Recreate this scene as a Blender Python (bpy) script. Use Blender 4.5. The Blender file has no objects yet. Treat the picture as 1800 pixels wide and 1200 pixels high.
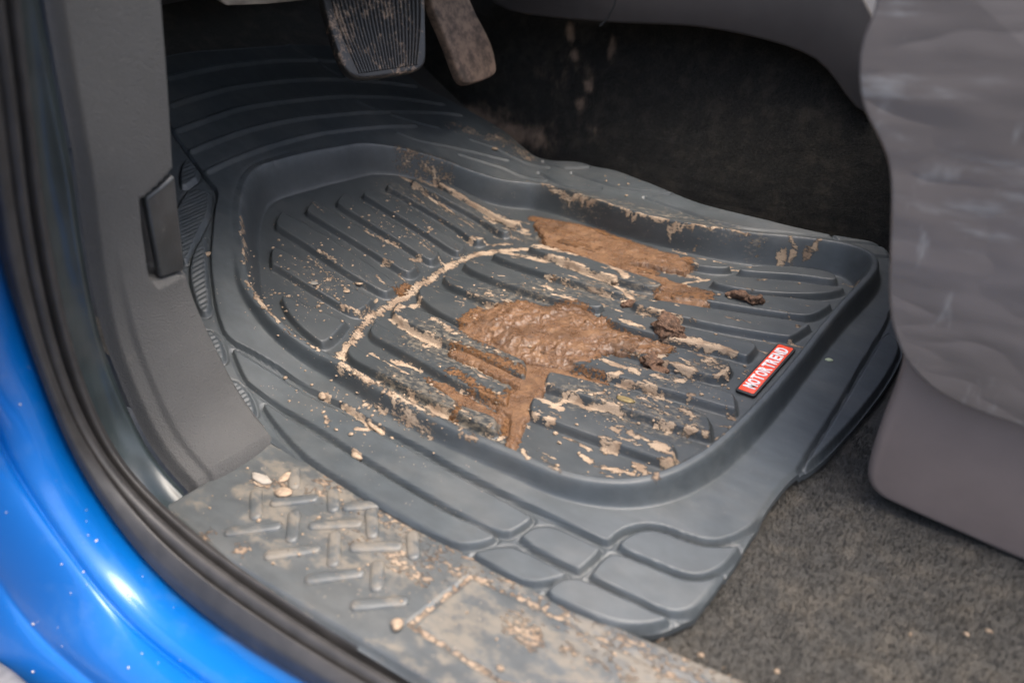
import bpy, bmesh, math, random
import numpy as np
from mathutils import Vector, Matrix
from mathutils.bvhtree import BVHTree
random.seed(7); rng = np.random.default_rng(11)
S = bpy.context.scene
COL = S.collection
# ------------------------------------------------------------------ camera
F = 1401.78                     # focal length in photo pixels (photo 1800 x 1200)
VX = np.array([-2400., -750., F]); VY = np.array([1100., -900., F])   # directions of -X (forward) and +Y (inboard) in camera axes
dX = -VX/np.linalg.norm(VX); dY = VY/np.linalg.norm(VY); dZ = np.cross(dX, dY)
R = np.array([dX, dY, dZ])
CAM = np.array([.34391, -.59659, .42])
cd = bpy.data.cameras.new('camera'); co = bpy.data.objects.new('camera', cd); COL.objects.link(co)
co.matrix_world = Matrix(((R[0,0], -R[0,1], -R[0,2], CAM[0]), (R[1,0], -R[1,1], -R[1,2], CAM[1]),
                          (R[2,0], -R[2,1], -R[2,2], CAM[2]), (0,0,0,1)))
cd.sensor_width = 36; cd.lens = F/1800*36; cd.clip_start = .02; cd.clip_end = 500
cd.dof.use_dof = True; cd.dof.focus_distance = .80; cd.dof.aperture_fstop = 4.2
S.camera = co
# ------------------------------------------------------------------ light
SUN_EL, SUN_AZ = math.radians(72), math.radians(8)     # azimuth measured from +X towards +Y
w = bpy.data.worlds.new('World'); S.world = w; w.use_nodes = True
nt = w.node_tree; bg = nt.nodes['Background']; sky = nt.nodes.new('ShaderNodeTexSky')
sky.sky_type = 'NISHITA'; sky.sun_disc = False; sky.sun_elevation = SUN_EL
sky.sun_rotation = math.pi/2 - SUN_AZ
sky.air_density = 1.0; sky.dust_density = 6.0; sky.ozone_density = .6
nt.links.new(sky.outputs[0], bg.inputs[0]); bg.inputs[1].default_value = .13
sl = bpy.data.lights.new('sun', 'SUN'); sl.energy = 1.3; sl.angle = math.radians(45); sl.color = (1, .96, .9)
so = bpy.data.objects.new('sun', sl); COL.objects.link(so)
sdir = Vector((math.cos(SUN_EL)*math.cos(SUN_AZ), math.cos(SUN_EL)*math.sin(SUN_AZ), math.sin(SUN_EL)))
so.rotation_euler = sdir.to_track_quat('Z', 'Y').to_euler(); so.location = (0, 0, 5)
S.view_settings.view_transform = 'Standard'; S.view_settings.look = 'None'
S.view_settings.exposure = 1.76; S.view_settings.gamma = 1
S.cycles.max_bounces = 8; S.cycles.diffuse_bounces = 5
# ------------------------------------------------------------------ rays, base surface of the floor pan
def ray(p):
    v = R @ np.array([p[0]-900., p[1]-600., F]); return v/np.linalg.norm(v)
def uy(p, y): v = ray(p); return CAM + v*(y-CAM[1])/v[1]
def uz(p, z): v = ray(p); return CAM + v*(z-CAM[2])/v[2]
def ux(p, x): v = ray(p); return CAM + v*(x-CAM[0])/v[0]
def proj(P):
    q = (np.asarray(P)-CAM) @ R; return np.stack([q[...,0]/q[...,2]*F+900, q[...,1]/q[...,2]*F+600], -1)
def splus(t): return np.where(t > 30, t, np.log1p(np.exp(np.minimum(t, 30))))
def base(x, y):
    xb = -.193-.158*y
    return .40*.012*splus((xb-x)/.012) + .2*.03*splus((-.43-x)/.03)
def unp(p, off=0.):
    v = ray(p); ts = np.linspace(.2, 2.6, 900); P = CAM + ts[:,None]*v
    o = off(P[:,0], P[:,1]) if callable(off) else off
    g = P[:,2]-base(P[:,0], P[:,1])-o
    i = max(1, int(np.argmax(g < 0))); a = g[i-1]/(g[i-1]-g[i]); return P[i-1]+(P[i]-P[i-1])*a
def plan(pts, off=0.): return np.array([unp(p, off)[:2] for p in pts])
def cr(ox, oy, k, pts): return [(ox+u/k, oy+v/k) for u, v in pts]
# ------------------------------------------------------------------ 2-D helpers
def smooth(e0, e1, x):
    t = np.clip((x-e0)/(e1-e0), 0, 1); return t*t*(3-2*t)
def chaikin(P, n=2, closed=True):
    P = np.asarray(P, float)
    for _ in range(n):
        if closed:
            Q = np.roll(P, -1, 0); P = np.stack([.75*P+.25*Q, .25*P+.75*Q], 1).reshape(-1, P.shape[1])
        else:
            A, Bq = P[:-1], P[1:]; M = np.stack([.75*A+.25*Bq, .25*A+.75*Bq], 1).reshape(-1, P.shape[1])
            P = np.vstack([P[:1], M, P[-1:]])
    return P
def resample(P, n, closed=False):
    P = np.asarray(P, float)
    if closed: P = np.vstack([P, P[:1]])
    L = np.r_[0, np.cumsum(np.linalg.norm(np.diff(P, axis=0), axis=1))]
    t = np.linspace(0, L[-1], n, endpoint=not closed)
    return np.stack([np.interp(t, L, P[:,k]) for k in range(P.shape[1])], 1)
def gauss(P, sig, closed=True):
    k = np.arange(-int(3*sig), int(3*sig)+1); wg = np.exp(-k**2/(2*sig**2)); wg /= wg.sum()
    if closed: return sum(wk*np.roll(P, -j, 0) for j, wk in zip(k, wg))
    n = len(P); return sum(wk*P[np.clip(np.arange(n)+j, 0, n-1)] for j, wk in zip(k, wg))
def dline(P, x, y, pad=None, closed=False):
    """distance of points to a polyline"""
    P = np.asarray(P, float); out = np.full(x.shape, 9.)
    if pad is None: m = np.ones(x.shape, bool)
    else: m = (x > P[:,0].min()-pad) & (x < P[:,0].max()+pad) & (y > P[:,1].min()-pad) & (y < P[:,1].max()+pad)
    X, Y = x[m], y[m]; d = np.full(X.shape, 81.)
    Q = np.roll(P, -1, 0) if closed else P[1:]
    for (ax, ay), (bx, by) in zip(P, Q):
        ex, ey = bx-ax, by-ay; l = ex*ex+ey*ey+1e-16
        t = np.clip(((X-ax)*ex+(Y-ay)*ey)/l, 0, 1)
        d = np.minimum(d, (X-ax-t*ex)**2+(Y-ay-t*ey)**2)
    out[m] = np.sqrt(d); return out
def sdf(P, x, y, pad=None):
    """signed distance to a closed polygon, negative inside"""
    P = np.asarray(P, float); d = dline(P, x, y, pad, True)
    m = (x > P[:,0].min()) & (x < P[:,0].max()) & (y > P[:,1].min()) & (y < P[:,1].max())
    X, Y = x[m], y[m]; ins = np.zeros(X.shape, bool)
    for (ax, ay), (bx, by) in zip(P, np.roll(P, -1, 0)):
        c = (ay > Y) != (by > Y)
        ins ^= c & (X < (bx-ax)*(Y-ay)/((by-ay) if by != ay else 1e-12)+ax)
    s = np.ones(x.shape); sm = s[m]; sm[ins] = -1; s[m] = sm
    return d*s
def hash2(i, j, k):
    h = (i.astype(np.int64)*374761393 + j.astype(np.int64)*668265263 + k*974634773) & 0x7fffffff
    h = ((h ^ (h >> 13))*1274126177) & 0x7fffffff; return ((h ^ (h >> 16)) & 0xffff)/65535.
def vnoise(x, y, k=0):
    i, j = np.floor(x), np.floor(y); fx, fy = x-i, y-j; fx = fx*fx*(3-2*fx); fy = fy*fy*(3-2*fy)
    a, b, c, d = hash2(i, j, k), hash2(i+1, j, k), hash2(i, j+1, k), hash2(i+1, j+1, k)
    return (a*(1-fx)+b*fx)*(1-fy)+(c*(1-fx)+d*fx)*fy
def fbm(x, y, f, n=4, k=0):
    s, a, t = 0, .5, 0
    for o in range(n): s = s+a*vnoise(x*f+o*7.3, y*f-o*3.1, k+o); t += a; f *= 2.03; a *= .5
    return s/t
# ------------------------------------------------------------------ object helpers
def tag(o, label=None, cat=None, group=None, kind=None):
    if label: o['label'] = label
    if cat: o['category'] = cat
    if group: o['group'] = group
    if kind: o['kind'] = kind
    return o
def empty(name, loc=(0,0,0)):
    o = bpy.data.objects.new(name, None); COL.objects.link(o); o.location = loc; o.empty_display_size = .05; return o
def link(name, me, mat, parent=None):
    o = bpy.data.objects.new(name, me); COL.objects.link(o)
    if mat and not me.materials: me.materials.append(mat)
    if parent is not None: o.parent = parent; o.matrix_parent_inverse = Matrix.Translation(-Vector(parent.location)) if parent.parent is None else parent.parent.matrix_parent_inverse.copy()
    return o
def mesh(V, Fc, smoothed=True, name='mesh'):
    me = bpy.data.meshes.new(name); me.from_pydata([tuple(map(float, v)) for v in V], [], [tuple(map(int, f)) for f in Fc]); me.update()
    if smoothed: me.polygons.foreach_set('use_smooth', np.ones(len(me.polygons), bool))
    return me
def fastmesh(V, Q, name='mesh'):
    me = bpy.data.meshes.new(name); n = len(Q)
    me.vertices.add(len(V)); me.vertices.foreach_set('co', np.ascontiguousarray(V, np.float32).ravel())
    me.loops.add(4*n); me.loops.foreach_set('vertex_index', np.ascontiguousarray(Q, np.int32).ravel())
    me.polygons.add(n); me.polygons.foreach_set('loop_start', np.arange(0, 4*n, 4, dtype=np.int32))
    me.polygons.foreach_set('use_smooth', np.ones(n, bool)); me.update(calc_edges=True); return me
def attr(me, name, val):
    a = me.attributes.new(name, 'FLOAT', 'POINT'); a.data.foreach_set('value', np.ascontiguousarray(val, np.float32))
def gridmesh(P, closed=False):
    """P: (n, m, 3) loft"""
    n, m = P.shape[:2]; idx = np.arange(n*m).reshape(n, m)
    if closed: idx = np.vstack([idx, idx[:1]])
    Q = np.stack([idx[:-1,:-1], idx[1:,:-1], idx[1:,1:], idx[:-1,1:]], -1).reshape(-1, 4)
    return fastmesh(P.reshape(-1, 3), Q)
def bevel(me, wd, seg=3, ang=.5):
    bm = bmesh.new(); bm.from_mesh(me)
    es = [e for e in bm.edges if len(e.link_faces) == 2 and e.calc_face_angle(0) > ang]
    bmesh.ops.bevel(bm, geom=es, offset=wd, segments=seg, profile=.5, affect='EDGES', clamp_overlap=True)
    bmesh.ops.recalc_face_normals(bm, faces=bm.faces); bm.to_mesh(me); bm.free()
    me.polygons.foreach_set('use_smooth', np.ones(len(me.polygons), bool)); return me
def prism(poly, vec, wd=0, seg=3):
    """closed polygon (3-D points) extruded along vec, edges rounded"""
    n = len(poly); V = [np.array(p) for p in poly]+[np.array(p)+np.array(vec) for p in poly]
    Fc = [list(range(n))[::-1], list(range(n, 2*n))]+[[i, (i+1) % n, (i+1) % n+n, i+n] for i in range(n)]
    me = mesh(V, Fc)
    if wd: bevel(me, wd, seg)
    else:
        bm = bmesh.new(); bm.from_mesh(me); bmesh.ops.recalc_face_normals(bm, faces=bm.faces); bm.to_mesh(me); bm.free()
        me.polygons.foreach_set('use_smooth', np.zeros(len(me.polygons), bool))
    return me
def lump(r, seed, stretch=(1,1,1), sub=2, rough=.35):
    bm = bmesh.new(); bmesh.ops.create_icosphere(bm, subdivisions=sub, radius=1)
    rr = random.Random(seed); ks = [Vector((rr.gauss(0,1), rr.gauss(0,1), rr.gauss(0,1)))*k for k in (1.2,2.2,3.6,6,9) for _ in range(3)]; ph = [rr.uniform(0,6.28) for _ in ks]
    for v in bm.verts:
        p = v.co.normalized(); n = sum(math.sin(p.dot(k)*1.6+q)/(1+k.length*.35) for k, q in zip(ks, ph))
        v.co = p*(1+rough*.45*n); v.co = Vector([v.co[i]*stretch[i]*r for i in range(3)])
    me = bpy.data.meshes.new('lump'); bm.to_mesh(me); bm.free(); me.polygons.foreach_set('use_smooth', np.ones(len(me.polygons), bool)); return me
# ------------------------------------------------------------------ materials
class NT:
    def __init__(s, name):
        s.m = bpy.data.materials.new(name); s.m.use_nodes = True; s.t = s.m.node_tree
        s.b = s.t.nodes['Principled BSDF']; s.tc = s.t.nodes.new('ShaderNodeTexCoord').outputs['Object']
    def n(s, ty, **k):
        o = s.t.nodes.new(ty)
        for a, v in k.items(): setattr(o, a, v)
        return o
    def put(s, sock, v):
        if isinstance(v, bpy.types.NodeSocket): s.t.links.new(v, sock)
        elif isinstance(v, tuple) and len(v) == 3: sock.default_value = (*v, 1) if len(sock.default_value) == 4 else v
        else: sock.default_value = v
    def noise(s, sc, det=4, rough=.55, scale=None, off=None):
        o = s.n('ShaderNodeTexNoise'); vec = s.tc
        if scale or off:
            mp = s.n('ShaderNodeMapping'); s.put(mp.inputs[0], vec)
            if scale: mp.inputs['Scale'].default_value = scale
            if off: mp.inputs['Location'].default_value = off
            vec = mp.outputs[0]
        s.put(o.inputs['Vector'], vec); o.inputs['Scale'].default_value = sc; o.inputs['Detail'].default_value = det; o.inputs['Roughness'].default_value = rough
        return o.outputs[0]
    def math(s, op, a, b=0., c=None, clamp=False):
        o = s.n('ShaderNodeMath', operation=op, use_clamp=clamp); s.put(o.inputs[0], a); s.put(o.inputs[1], b)
        if c is not None: s.put(o.inputs[2], c)
        return o.outputs[0]
    def ramp(s, x, a, b, lo=0., hi=1.):
        o = s.n('ShaderNodeMapRange', interpolation_type='SMOOTHSTEP'); s.put(o.inputs[0], x)
        for i, v in enumerate((a, b, lo, hi)): o.inputs[i+1].default_value = v
        return o.outputs[0]
    def mix(s, f, a, b):
        o = s.n('ShaderNodeMix', data_type='RGBA'); s.put(o.inputs[0], f); s.put(o.inputs[6], a); s.put(o.inputs[7], b); return o.outputs[2]
    def mixf(s, f, a, b):
        o = s.n('ShaderNodeMix', data_type='FLOAT'); s.put(o.inputs[0], f); s.put(o.inputs[2], a); s.put(o.inputs[3], b); return o.outputs[0]
    def at(s, name): return s.n('ShaderNodeAttribute', attribute_name=name).outputs['Fac']
    def bump(s, h, dist, st=1., prev=None):
        o = s.n('ShaderNodeBump'); s.put(o.inputs['Height'], h); o.inputs['Distance'].default_value = dist; o.inputs['Strength'].default_value = st
        if prev is not None: s.put(o.inputs['Normal'], prev)
        return o.outputs[0]
    def done(s, col, rough=.5, nrm=None, **k):
        s.put(s.b.inputs['Base Color'], col); s.put(s.b.inputs['Roughness'], rough)
        if nrm is not None: s.put(s.b.inputs['Normal'], nrm)
        for a, v in k.items(): s.put(s.b.inputs[a.replace('_', ' ')], v)
        return s.m
TAN = (.46, .34, .24); WET = (.20, .105, .056)
def muddy(name, rubber, rough, fine=.00006, fsc=2600, dark_k=1.25, ff=240):
    t = NT(name)
    n1 = t.noise(420, 6, .68, (.55, 1, 1)); n2 = t.noise(95, 5, .6, (.45, 1, 1), (3, 1, 0)); n3 = t.noise(1500, 3, .6)
    grain = t.math('ADD', t.math('MULTIPLY', n1, .62), t.math('MULTIPLY', n2, .38))
    tan = t.ramp(t.math('ADD', t.at('dry_mud'), t.math('MULTIPLY', t.math('SUBTRACT', grain, .5), 2.9)), .45, .63)
    film = t.ramp(t.math('ADD', t.at('film'), t.math('MULTIPLY', t.math('SUBTRACT', t.noise(ff, 6, .7, (.6, 1, 1), (9, 0, 2)), .5), 2.2)), .45, .85)
    wet = t.ramp(t.math('ADD', t.at('wet_mud'), t.math('MULTIPLY', t.math('SUBTRACT', t.noise(300, 6, .65, None, (5, 5, 1)), .5), 1.6)), .48, .60)
    vor = t.n('ShaderNodeTexVoronoi'); t.put(vor.inputs['Vector'], t.tc); vor.inputs['Scale'].default_value = 260
    spk = t.math('MULTIPLY', t.ramp(vor.outputs['Distance'], .16, .10), t.ramp(t.math('ADD', t.n('ShaderNodeSeparateColor').inputs[0] and 0. or 0., t.noise(60, 2, .5, None, (1, 8, 3))), .56, .62))
    col = t.mix(t.ramp(n2, .3, .75), tuple(c*.86 for c in rubber), tuple(c*1.14 for c in rubber))
    col = t.mix(t.ramp(t.noise(17, 7, .66, (.7, 1, 1), (4, 2, 9)), .42, .72, 0, .13), col, (.22, .205, .18))
    damp_dark = t.math('MULTIPLY', t.at('damp_dark'), dark_k, clamp=True); col = t.mix(damp_dark, col, tuple(c*.42 for c in rubber))
    col = t.mix(t.math('MULTIPLY', film, .5), col, (.20, .165, .12))
    col = t.mix(t.math('MULTIPLY', spk, t.ramp(t.at('speck'), .0, 1., 0, .8)), col, (.34, .27, .20))
    tcol = t.mix(t.ramp(n3, .35, .65), (.29, .22, .155), (.42, .325, .24))
    tcol = t.mix(t.ramp(t.noise(55, 3, .5, None, (2, 2, 7)), .42, .62), tcol, (.24, .175, .125))
    col = t.mix(tan, col, tcol)
    col = t.mix(wet, col, t.mix(t.ramp(n1, .35, .65), (.095, .047, .021), (.165, .083, .036)))
    rg = t.mixf(wet, t.mixf(tan, t.mixf(t.math('MULTIPLY', film, .5), rough, .8), .88), t.ramp(n1, .3, .7, .22, .5))
    nr = t.bump(t.noise(fsc, 2), fine)
    h = t.math('ADD', t.math('MULTIPLY', tan, t.math('ADD', .6, t.math('MULTIPLY', n3, .8))), t.math('MULTIPLY', wet, t.math('ADD', .7, n1)))
    nr = t.bump(h, .0011, 1., nr)
    return t.done(col, rg, nr, Specular_IOR_Level=t.mixf(tan, t.mixf(wet, .55, .4), .12))
M = {}
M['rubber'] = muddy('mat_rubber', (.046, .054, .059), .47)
M['plate'] = muddy('plate_plastic', (.062, .068, .070), .42, .00012, 1500, .25, 55)
def simple(name, c, rough, fine=0, fsc=900, var=.15, vsc=30, dirt=None, dsc=18, dlo=.55, dhi=.75, **k):
    t = NT(name); v = t.noise(vsc, 4)
    col = t.mix(t.ramp(v, .3, .7), tuple(x*(1-var) for x in c), tuple(x*(1+var) for x in c))
    if dirt: 
        dm = t.ramp(t.noise(dsc, 7, .68, None, (4, 1, 6)), dlo, dhi); col = t.mix(dm, col, dirt)
        rough = t.mixf(dm, rough, .85)
    nr = t.bump(t.noise(fsc, 3, .6), fine) if fine else None
    return t.done(col, rough, nr, **k)
M['kick'] = simple('kick_plastic', (.071, .070, .068), .78, .0016, 820, .06, 20, (.12, .115, .105), 30, .6, .85)
M['seal'] = simple('seal_rubber', (.030, .028, .027), .55, .0001, 900, .2, 60, (.16, .13, .10), 26, .62, .82)
M['jamb'] = simple('jamb_plastic', (.022, .030, .032), .30, .00008, 300, .2, 25, (.05, .052, .05), 12, .5, .8)
M['black'] = simple('black_plastic', (.022, .023, .024), .45, .0001, 600, .2, 40, (.075, .07, .062), 40, .58, .8)
M['lever'] = simple('lever_plastic', (.035, .037, .038), .38, .0002, 500, .2, 40, (.16, .15, .13), 70, .60, .72)
M['dash'] = simple('dash_plastic', (.038, .0345, .0345), .6, .0002, 900, .06, 40)
M['step'] = simple('step_plastic_reflection', (.17, .165, .16), .5, .0003, 300, .35, 30)  # paler grey: the paint's white reflection is put into its colour
M['metal'] = simple('bracket_metal', (.30, .26, .22), .5, .0002, 200, .3, 40)
def scuffed(name, c, rough):
    t = NT(name); st = t.noise(7, 5, .6, (1., 1, 5.), (3, 0, 1)); st2 = t.noise(11, 4, .6, (5, 1, 1.3), (1, 2, 5)); bl = t.noise(26, 3, .5, None, (4, 4, 4))
    m = t.math('MAXIMUM', t.math('MULTIPLY', t.ramp(st, .57, .68), .55), t.math('MAXIMUM', t.math('MULTIPLY', t.ramp(st2, .60, .70), .45), t.math('MULTIPLY', t.ramp(bl, .66, .76), .45)))
    col = t.mix(t.ramp(t.noise(8, 4), .3, .7), tuple(x*.88 for x in c), tuple(x*1.1 for x in c)); col = t.mix(m, col, (.36, .35, .33))
    wr = t.noise(7, 2, .5, (1.0, 1, 2.6), (7, 1, 3)); wr2 = t.noise(22, 2, .5, (1, 1, 2.2), (2, 5, 3))
    nr = t.bump(t.math('ABSOLUTE', t.math('SUBTRACT', wr, .5)), .020, .45); nr = t.bump(t.math('ABSOLUTE', t.math('SUBTRACT', wr2, .5)), .002, .25, nr)
    return t.done(col, t.mixf(m, rough, .5), nr, Coat_Weight=.45, Coat_Roughness=.30)
M['seat'] = scuffed('seat_plastic', (.160, .134, .120), .40)
M['seat_base'] = simple('seat_base_plastic', (.185, .145, .130), .5, .0002, 300, .08, 12)
M['roof'] = simple('roof_lining', (.25, .24, .22), .8)
M['badge_red'] = simple('badge_red', (.80, .075, .03), .42, var=.04)
M['badge_white'] = simple('badge_white', (.80, .78, .78), .5, var=.03)
M['dirt'] = simple('dry_dirt', (.27, .20, .138), .9, .0006, 900, .25, 300)
M['leaf'] = simple('olive_flake', (.16, .12, .05), .7, .0003, 600, .3, 300)
def paint():
    t = NT('blue_paint'); n = t.noise(40, 3)
    dirt = t.ramp(t.noise(420, 3, .7), .70, .76)
    haze = t.ramp(t.noise(22, 6, .7, None, (2, 7, 1)), .50, .85, 0, .18)
    col = t.mix(haze, (.0001, .112, .41), (.20, .30, .42)); col = t.mix(t.math('MULTIPLY', dirt, .35), col, (.45, .42, .40))
    fl = t.bump(t.noise(4200, 1), .00003)
    return t.done(col, t.mixf(haze, .34, .5), fl, Metallic=.1, Coat_Weight=.55, Coat_Roughness=.07)
M['paint'] = paint()
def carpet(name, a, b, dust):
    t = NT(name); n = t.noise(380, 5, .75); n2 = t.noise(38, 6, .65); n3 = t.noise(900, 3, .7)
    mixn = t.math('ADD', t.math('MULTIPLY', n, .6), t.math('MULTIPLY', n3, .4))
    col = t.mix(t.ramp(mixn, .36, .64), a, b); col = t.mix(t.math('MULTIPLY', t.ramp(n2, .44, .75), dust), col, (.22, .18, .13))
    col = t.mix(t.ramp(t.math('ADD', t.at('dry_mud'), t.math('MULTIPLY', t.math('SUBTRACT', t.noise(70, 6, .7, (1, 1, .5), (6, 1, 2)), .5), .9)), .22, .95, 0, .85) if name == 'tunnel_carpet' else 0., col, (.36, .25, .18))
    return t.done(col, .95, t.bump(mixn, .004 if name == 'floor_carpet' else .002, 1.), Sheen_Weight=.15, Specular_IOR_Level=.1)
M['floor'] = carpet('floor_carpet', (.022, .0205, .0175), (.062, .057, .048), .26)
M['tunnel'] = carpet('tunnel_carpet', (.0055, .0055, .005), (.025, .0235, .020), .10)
def mudmat():
    t = NT('wet_mud'); n = t.noise(260, 7, .7); n2 = t.noise(60, 4, .6, None, (3, 3, 3)); n3 = t.noise(1100, 4, .7)
    col = t.mix(t.ramp(n, .35, .68), (.094, .0475, .023), (.160, .082, .039)); col = t.mix(t.ramp(n2, .45, .7, 0, .6), col, (.215, .118, .056)); col = t.mix(t.ramp(t.noise(28, 4, .6, None, (8, 3, 1)), .5, .66, 0, .55), col, (.062, .031, .015))
    nr = t.bump(n, .0022, .9); nr = t.bump(n3, .0007, .9, nr)
    return t.done(col, t.ramp(n2, .38, .62, .17, .5), nr, Specular_IOR_Level=.5, Coat_Weight=.22, Coat_Roughness=.15)
M['mud'] = mudmat()
M['clod'] = simple('mud_clod', (.115, .062, .036), .6, .003, 520, .4, 200)
# =================================================================== FLOOR MAT: one height field over the floor pan
H = .034
CTRL = [(560,655,.018),(440,555,.022),(478,595,.019),(610,677,.019),(685,730,.019),(810,795,.019),(910,840,.019),(1000,880,.018),(1075,888,.017),(1150,887,.015),(1220,870,.012),(1290,830,.010),(1350,760,.012),(1402,680,.016),(1447,622,.016),(1480,587,.013),(1550,510,.010),
 (400,465,.031),(380,400,.034),(395,340,.034),(400,300,.034),(500,255,.034),(640,235,.034),(800,265,.034),(930,305,.034),(1020,325,.034),(1200,375,.034),(1350,405,.034),(1470,422,.032),(1565,440,.020),
 (500,780,.010),(600,843,.010),(747,933,.009),(910,1027,.008),(1100,1100,.008),(1250,1050,.006),(1335,912,.008),(1402,826,.008),(1500,740,.004),(1585,620,.004),
 (330,350,.026),(340,540,.019),(420,720,.012),(300,230,.031),(290,100,.03),(560,80,.03),(722,135,.035),(850,200,.042),(950,280,.045),(1107,306,.046),(1350,385,.042)]
CP = np.array([[*unp(c[:2], c[2])[:2], c[2]] for c in CTRL])
def _phi(r2): return .5*r2*np.log(r2+1e-9)
_n = len(CP); _K = _phi(((CP[:,None,:2]-CP[None,:,:2])**2).sum(-1))+np.eye(_n)*.0012; _Pm = np.c_[np.ones(_n), CP[:,:2]]
_w = np.linalg.solve(np.block([[_K, _Pm], [_Pm.T, np.zeros((3,3))]]), np.r_[CP[:,2], 0, 0, 0])
def apron(x, y):
    s = _w[_n]+_w[_n+1]*x+_w[_n+2]*y                       # smoothed thin-plate sheet through the control heights
    for (cx, cy, a), wt in zip(CP, _w): s = s+wt*_phi((x-cx)**2+(y-cy)**2)
    return np.clip(s, .002, .055)
unA = lambda pts: plan(pts, apron)
RIM = [(1355,680),(1405,620),(1442,572),(1480,527),(1505,502),(1530,475),(1537,457),(1530,445),(1510,434),(1480,427),(1442,422),(1390,416),(1320,410),(1220,395),(1140,380),(1085,365),(1017,340),(975,327),(935,321),(885,318),(860,312),(810,295),(780,282),(710,262),(660,254),(630,252),(597,260),(555,267),(500,282),(455,295),(440,310),(432,325),(427,347),(423,363),(423,388),(427,422),(430,447),(430,463),(435,497),(452,520),(470,542),(492,565),(530,595),(560,612),(598,632),(680,683),(765,730),(835,762),(910,793),(960,817),(1025,836),(1100,843),(1170,828),(1240,790),(1300,737)]
FLOOR_SEEN = [(1502,502),(1480,490),(1450,480),(1430,475),(1370,472),(1320,467),(1250,457),(1195,441),(1140,427),(1075,407),(1000,385),(950,372),(910,362),(855,345),(800,330),(770,318),(735,308),(695,303),(660,307),(610,317),(560,330),(530,340),(492,347),(475,357),(455,382)]
rim = plan(RIM, H); rim = gauss(resample(rim, 280, True), 1.8)
c0 = rim.mean(0)
tn = np.roll(rim, -1, 0)-np.roll(rim, 1, 0); tn /= np.linalg.norm(tn, axis=1)[:,None]; nrm_in = np.stack([-tn[:,1], tn[:,0]], 1)
if ((c0-rim)*nrm_in).sum() < 0: nrm_in = -nrm_in
fseen = resample(plan(FLOOR_SEEN), 300)
# inner wall: run = distance to the seen foot of the wall, 9 mm where the foot is hidden
dseen = dline(fseen, rim[:,0], rim[:,1]); wall_run = np.clip(np.where(dseen < .020, dseen, .010), .006, .019)
# hidden stretch of the foot (near side): keep 9 mm
a_px = proj(np.c_[rim, base(rim[:,0], rim[:,1])+H])
hid = (a_px[:,1] > 455) & ~((a_px[:,0] > 1490) & (a_px[:,1] < 510)); wall_run[hid] = .009
wall_run = gauss(wall_run[:,None], 4)[:,0]
flo = gauss(rim+nrm_in*wall_run[:,None], 1.2)
OUT = [(285,92),(430,82),(565,74),(640,88),(722,132),(740,152),(777,167),(825,192),(885,225),(920,258),(950,278),(1020,281),(1040,290),(1080,295),(1107,306),(1150,322),(1180,335),(1220,352),(1275,367),(1350,385),(1430,404),(1470,412),(1557,425),(1575,470),(1582,540),(1590,605),(1588,622),(1560,672),(1515,729),(1481,766),(1462,789),(1436,811),(1404,828),(1380,850),(1350,890),(1325,930),(1307,957),(1290,985),(1262,1027),(1237,1060),(1213,1080),(1180,1095),(1140,1104),(1110,1102),(1073,1096),(1027,1079),(957,1045),(910,1024),(833,980),(747,932),(655,880),(600,845),(537,810),(487,775),(440,745),(420,720),(375,650),(340,560),(298,470),(280,380),(270,300),(265,200),(262,120)]
out = gauss(resample(chaikin(unA(OUT), 1), 420, True), 1)
L1 = [(280,190),(307,235),(332,270),(357,305),(378,330),(382,342),(377,363),(372,413),(369,447),(371,480),(376,522),(382,552),(392,580),(406,597),(445,617),(495,647),(557,688),(602,709),(672,750),(735,782),(797,818),(860,851),(935,888),(1000,919),(1066,951),(1072,950),(1082,938),(1097,929),(1115,923),(1140,920),(1170,925),(1200,937),(1237,948),(1265,949),(1295,940),(1320,925),(1342,904)]
low = np.vstack([resample(unA(L1), 170), unA([(1375,930),(1300,1130),(1100,1160),(700,990),(470,810),(360,740),(250,480),(230,150)])])
low2 = unA([(1402,824),(1444,759),(1481,699),(1519,631),(1556,571),(1576,520),(1640,500),(1660,640),(1500,830),(1420,850)])
PADS = [
 [(407,612),(415,632),(430,665),(442,677),(495,712),(557,750),(622,792),(685,830),(735,860),(797,895),(850,922),(890,938),(917,923),(937,909),(930,901),(860,863),(797,830),(735,794),(672,764),(602,724),(557,702),(495,662),(445,632),(415,612)],
 [(461,710),(470,725),(495,757),(519,783),(545,807),(582,832),(655,880),(730,923),(787,951),(813,957),(847,953),(872,943),(868,936),(830,916),(797,904),(735,870),(685,840),(622,802),(560,764),(495,724),(468,706)],
 [(910,945),(1013,1000),(1020,1000),(1059,964),(1050,957),(977,923),(950,921),(927,928)],
 [(828,970),(853,986),(910,1018),(933,1023),(960,1021),(997,1010),(993,1002),(907,957),(880,958),(853,963)],
 [(1086,960),(1150,987),(1200,1007),(1225,1011),(1250,1006),(1275,992),(1297,967),(1303,956),(1262,959),(1232,957),(1200,946),(1170,934),(1145,928),(1117,932),(1092,946)],
 [(1036,1010),(1100,1040),(1162,1070),(1187,1076),(1212,1072),(1237,1060),(1260,1030),(1282,1001),(1245,1015),(1220,1018),(1190,1013),(1140,991),(1087,970),(1067,971),(1042,1000)],
 [(957,1042),(1000,1063),(1050,1087),(1087,1098),(1137,1098),(1172,1089),(1178,1084),(1160,1077),(1100,1049),(1030,1017),(1010,1012),(975,1019)]]
HATCH = [
 [(333,332),(366,332),(369,350),(365,377),(351,402),(331,453),(322,460),(308,440),(300,382),(322,342)],
 [(358,409),(362,430),(363,480),(369,530),(366,549),(350,547),(340,520),(331,480),(338,442)],
 [(357,577),(375,580),(391,602),(395,632),(380,627)],
 [(394,662),(420,670),(440,692),(450,722),(440,728),(415,710)],
 [(320,285),(332,277),(354,306),(319,331),(315,310)]]
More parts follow.
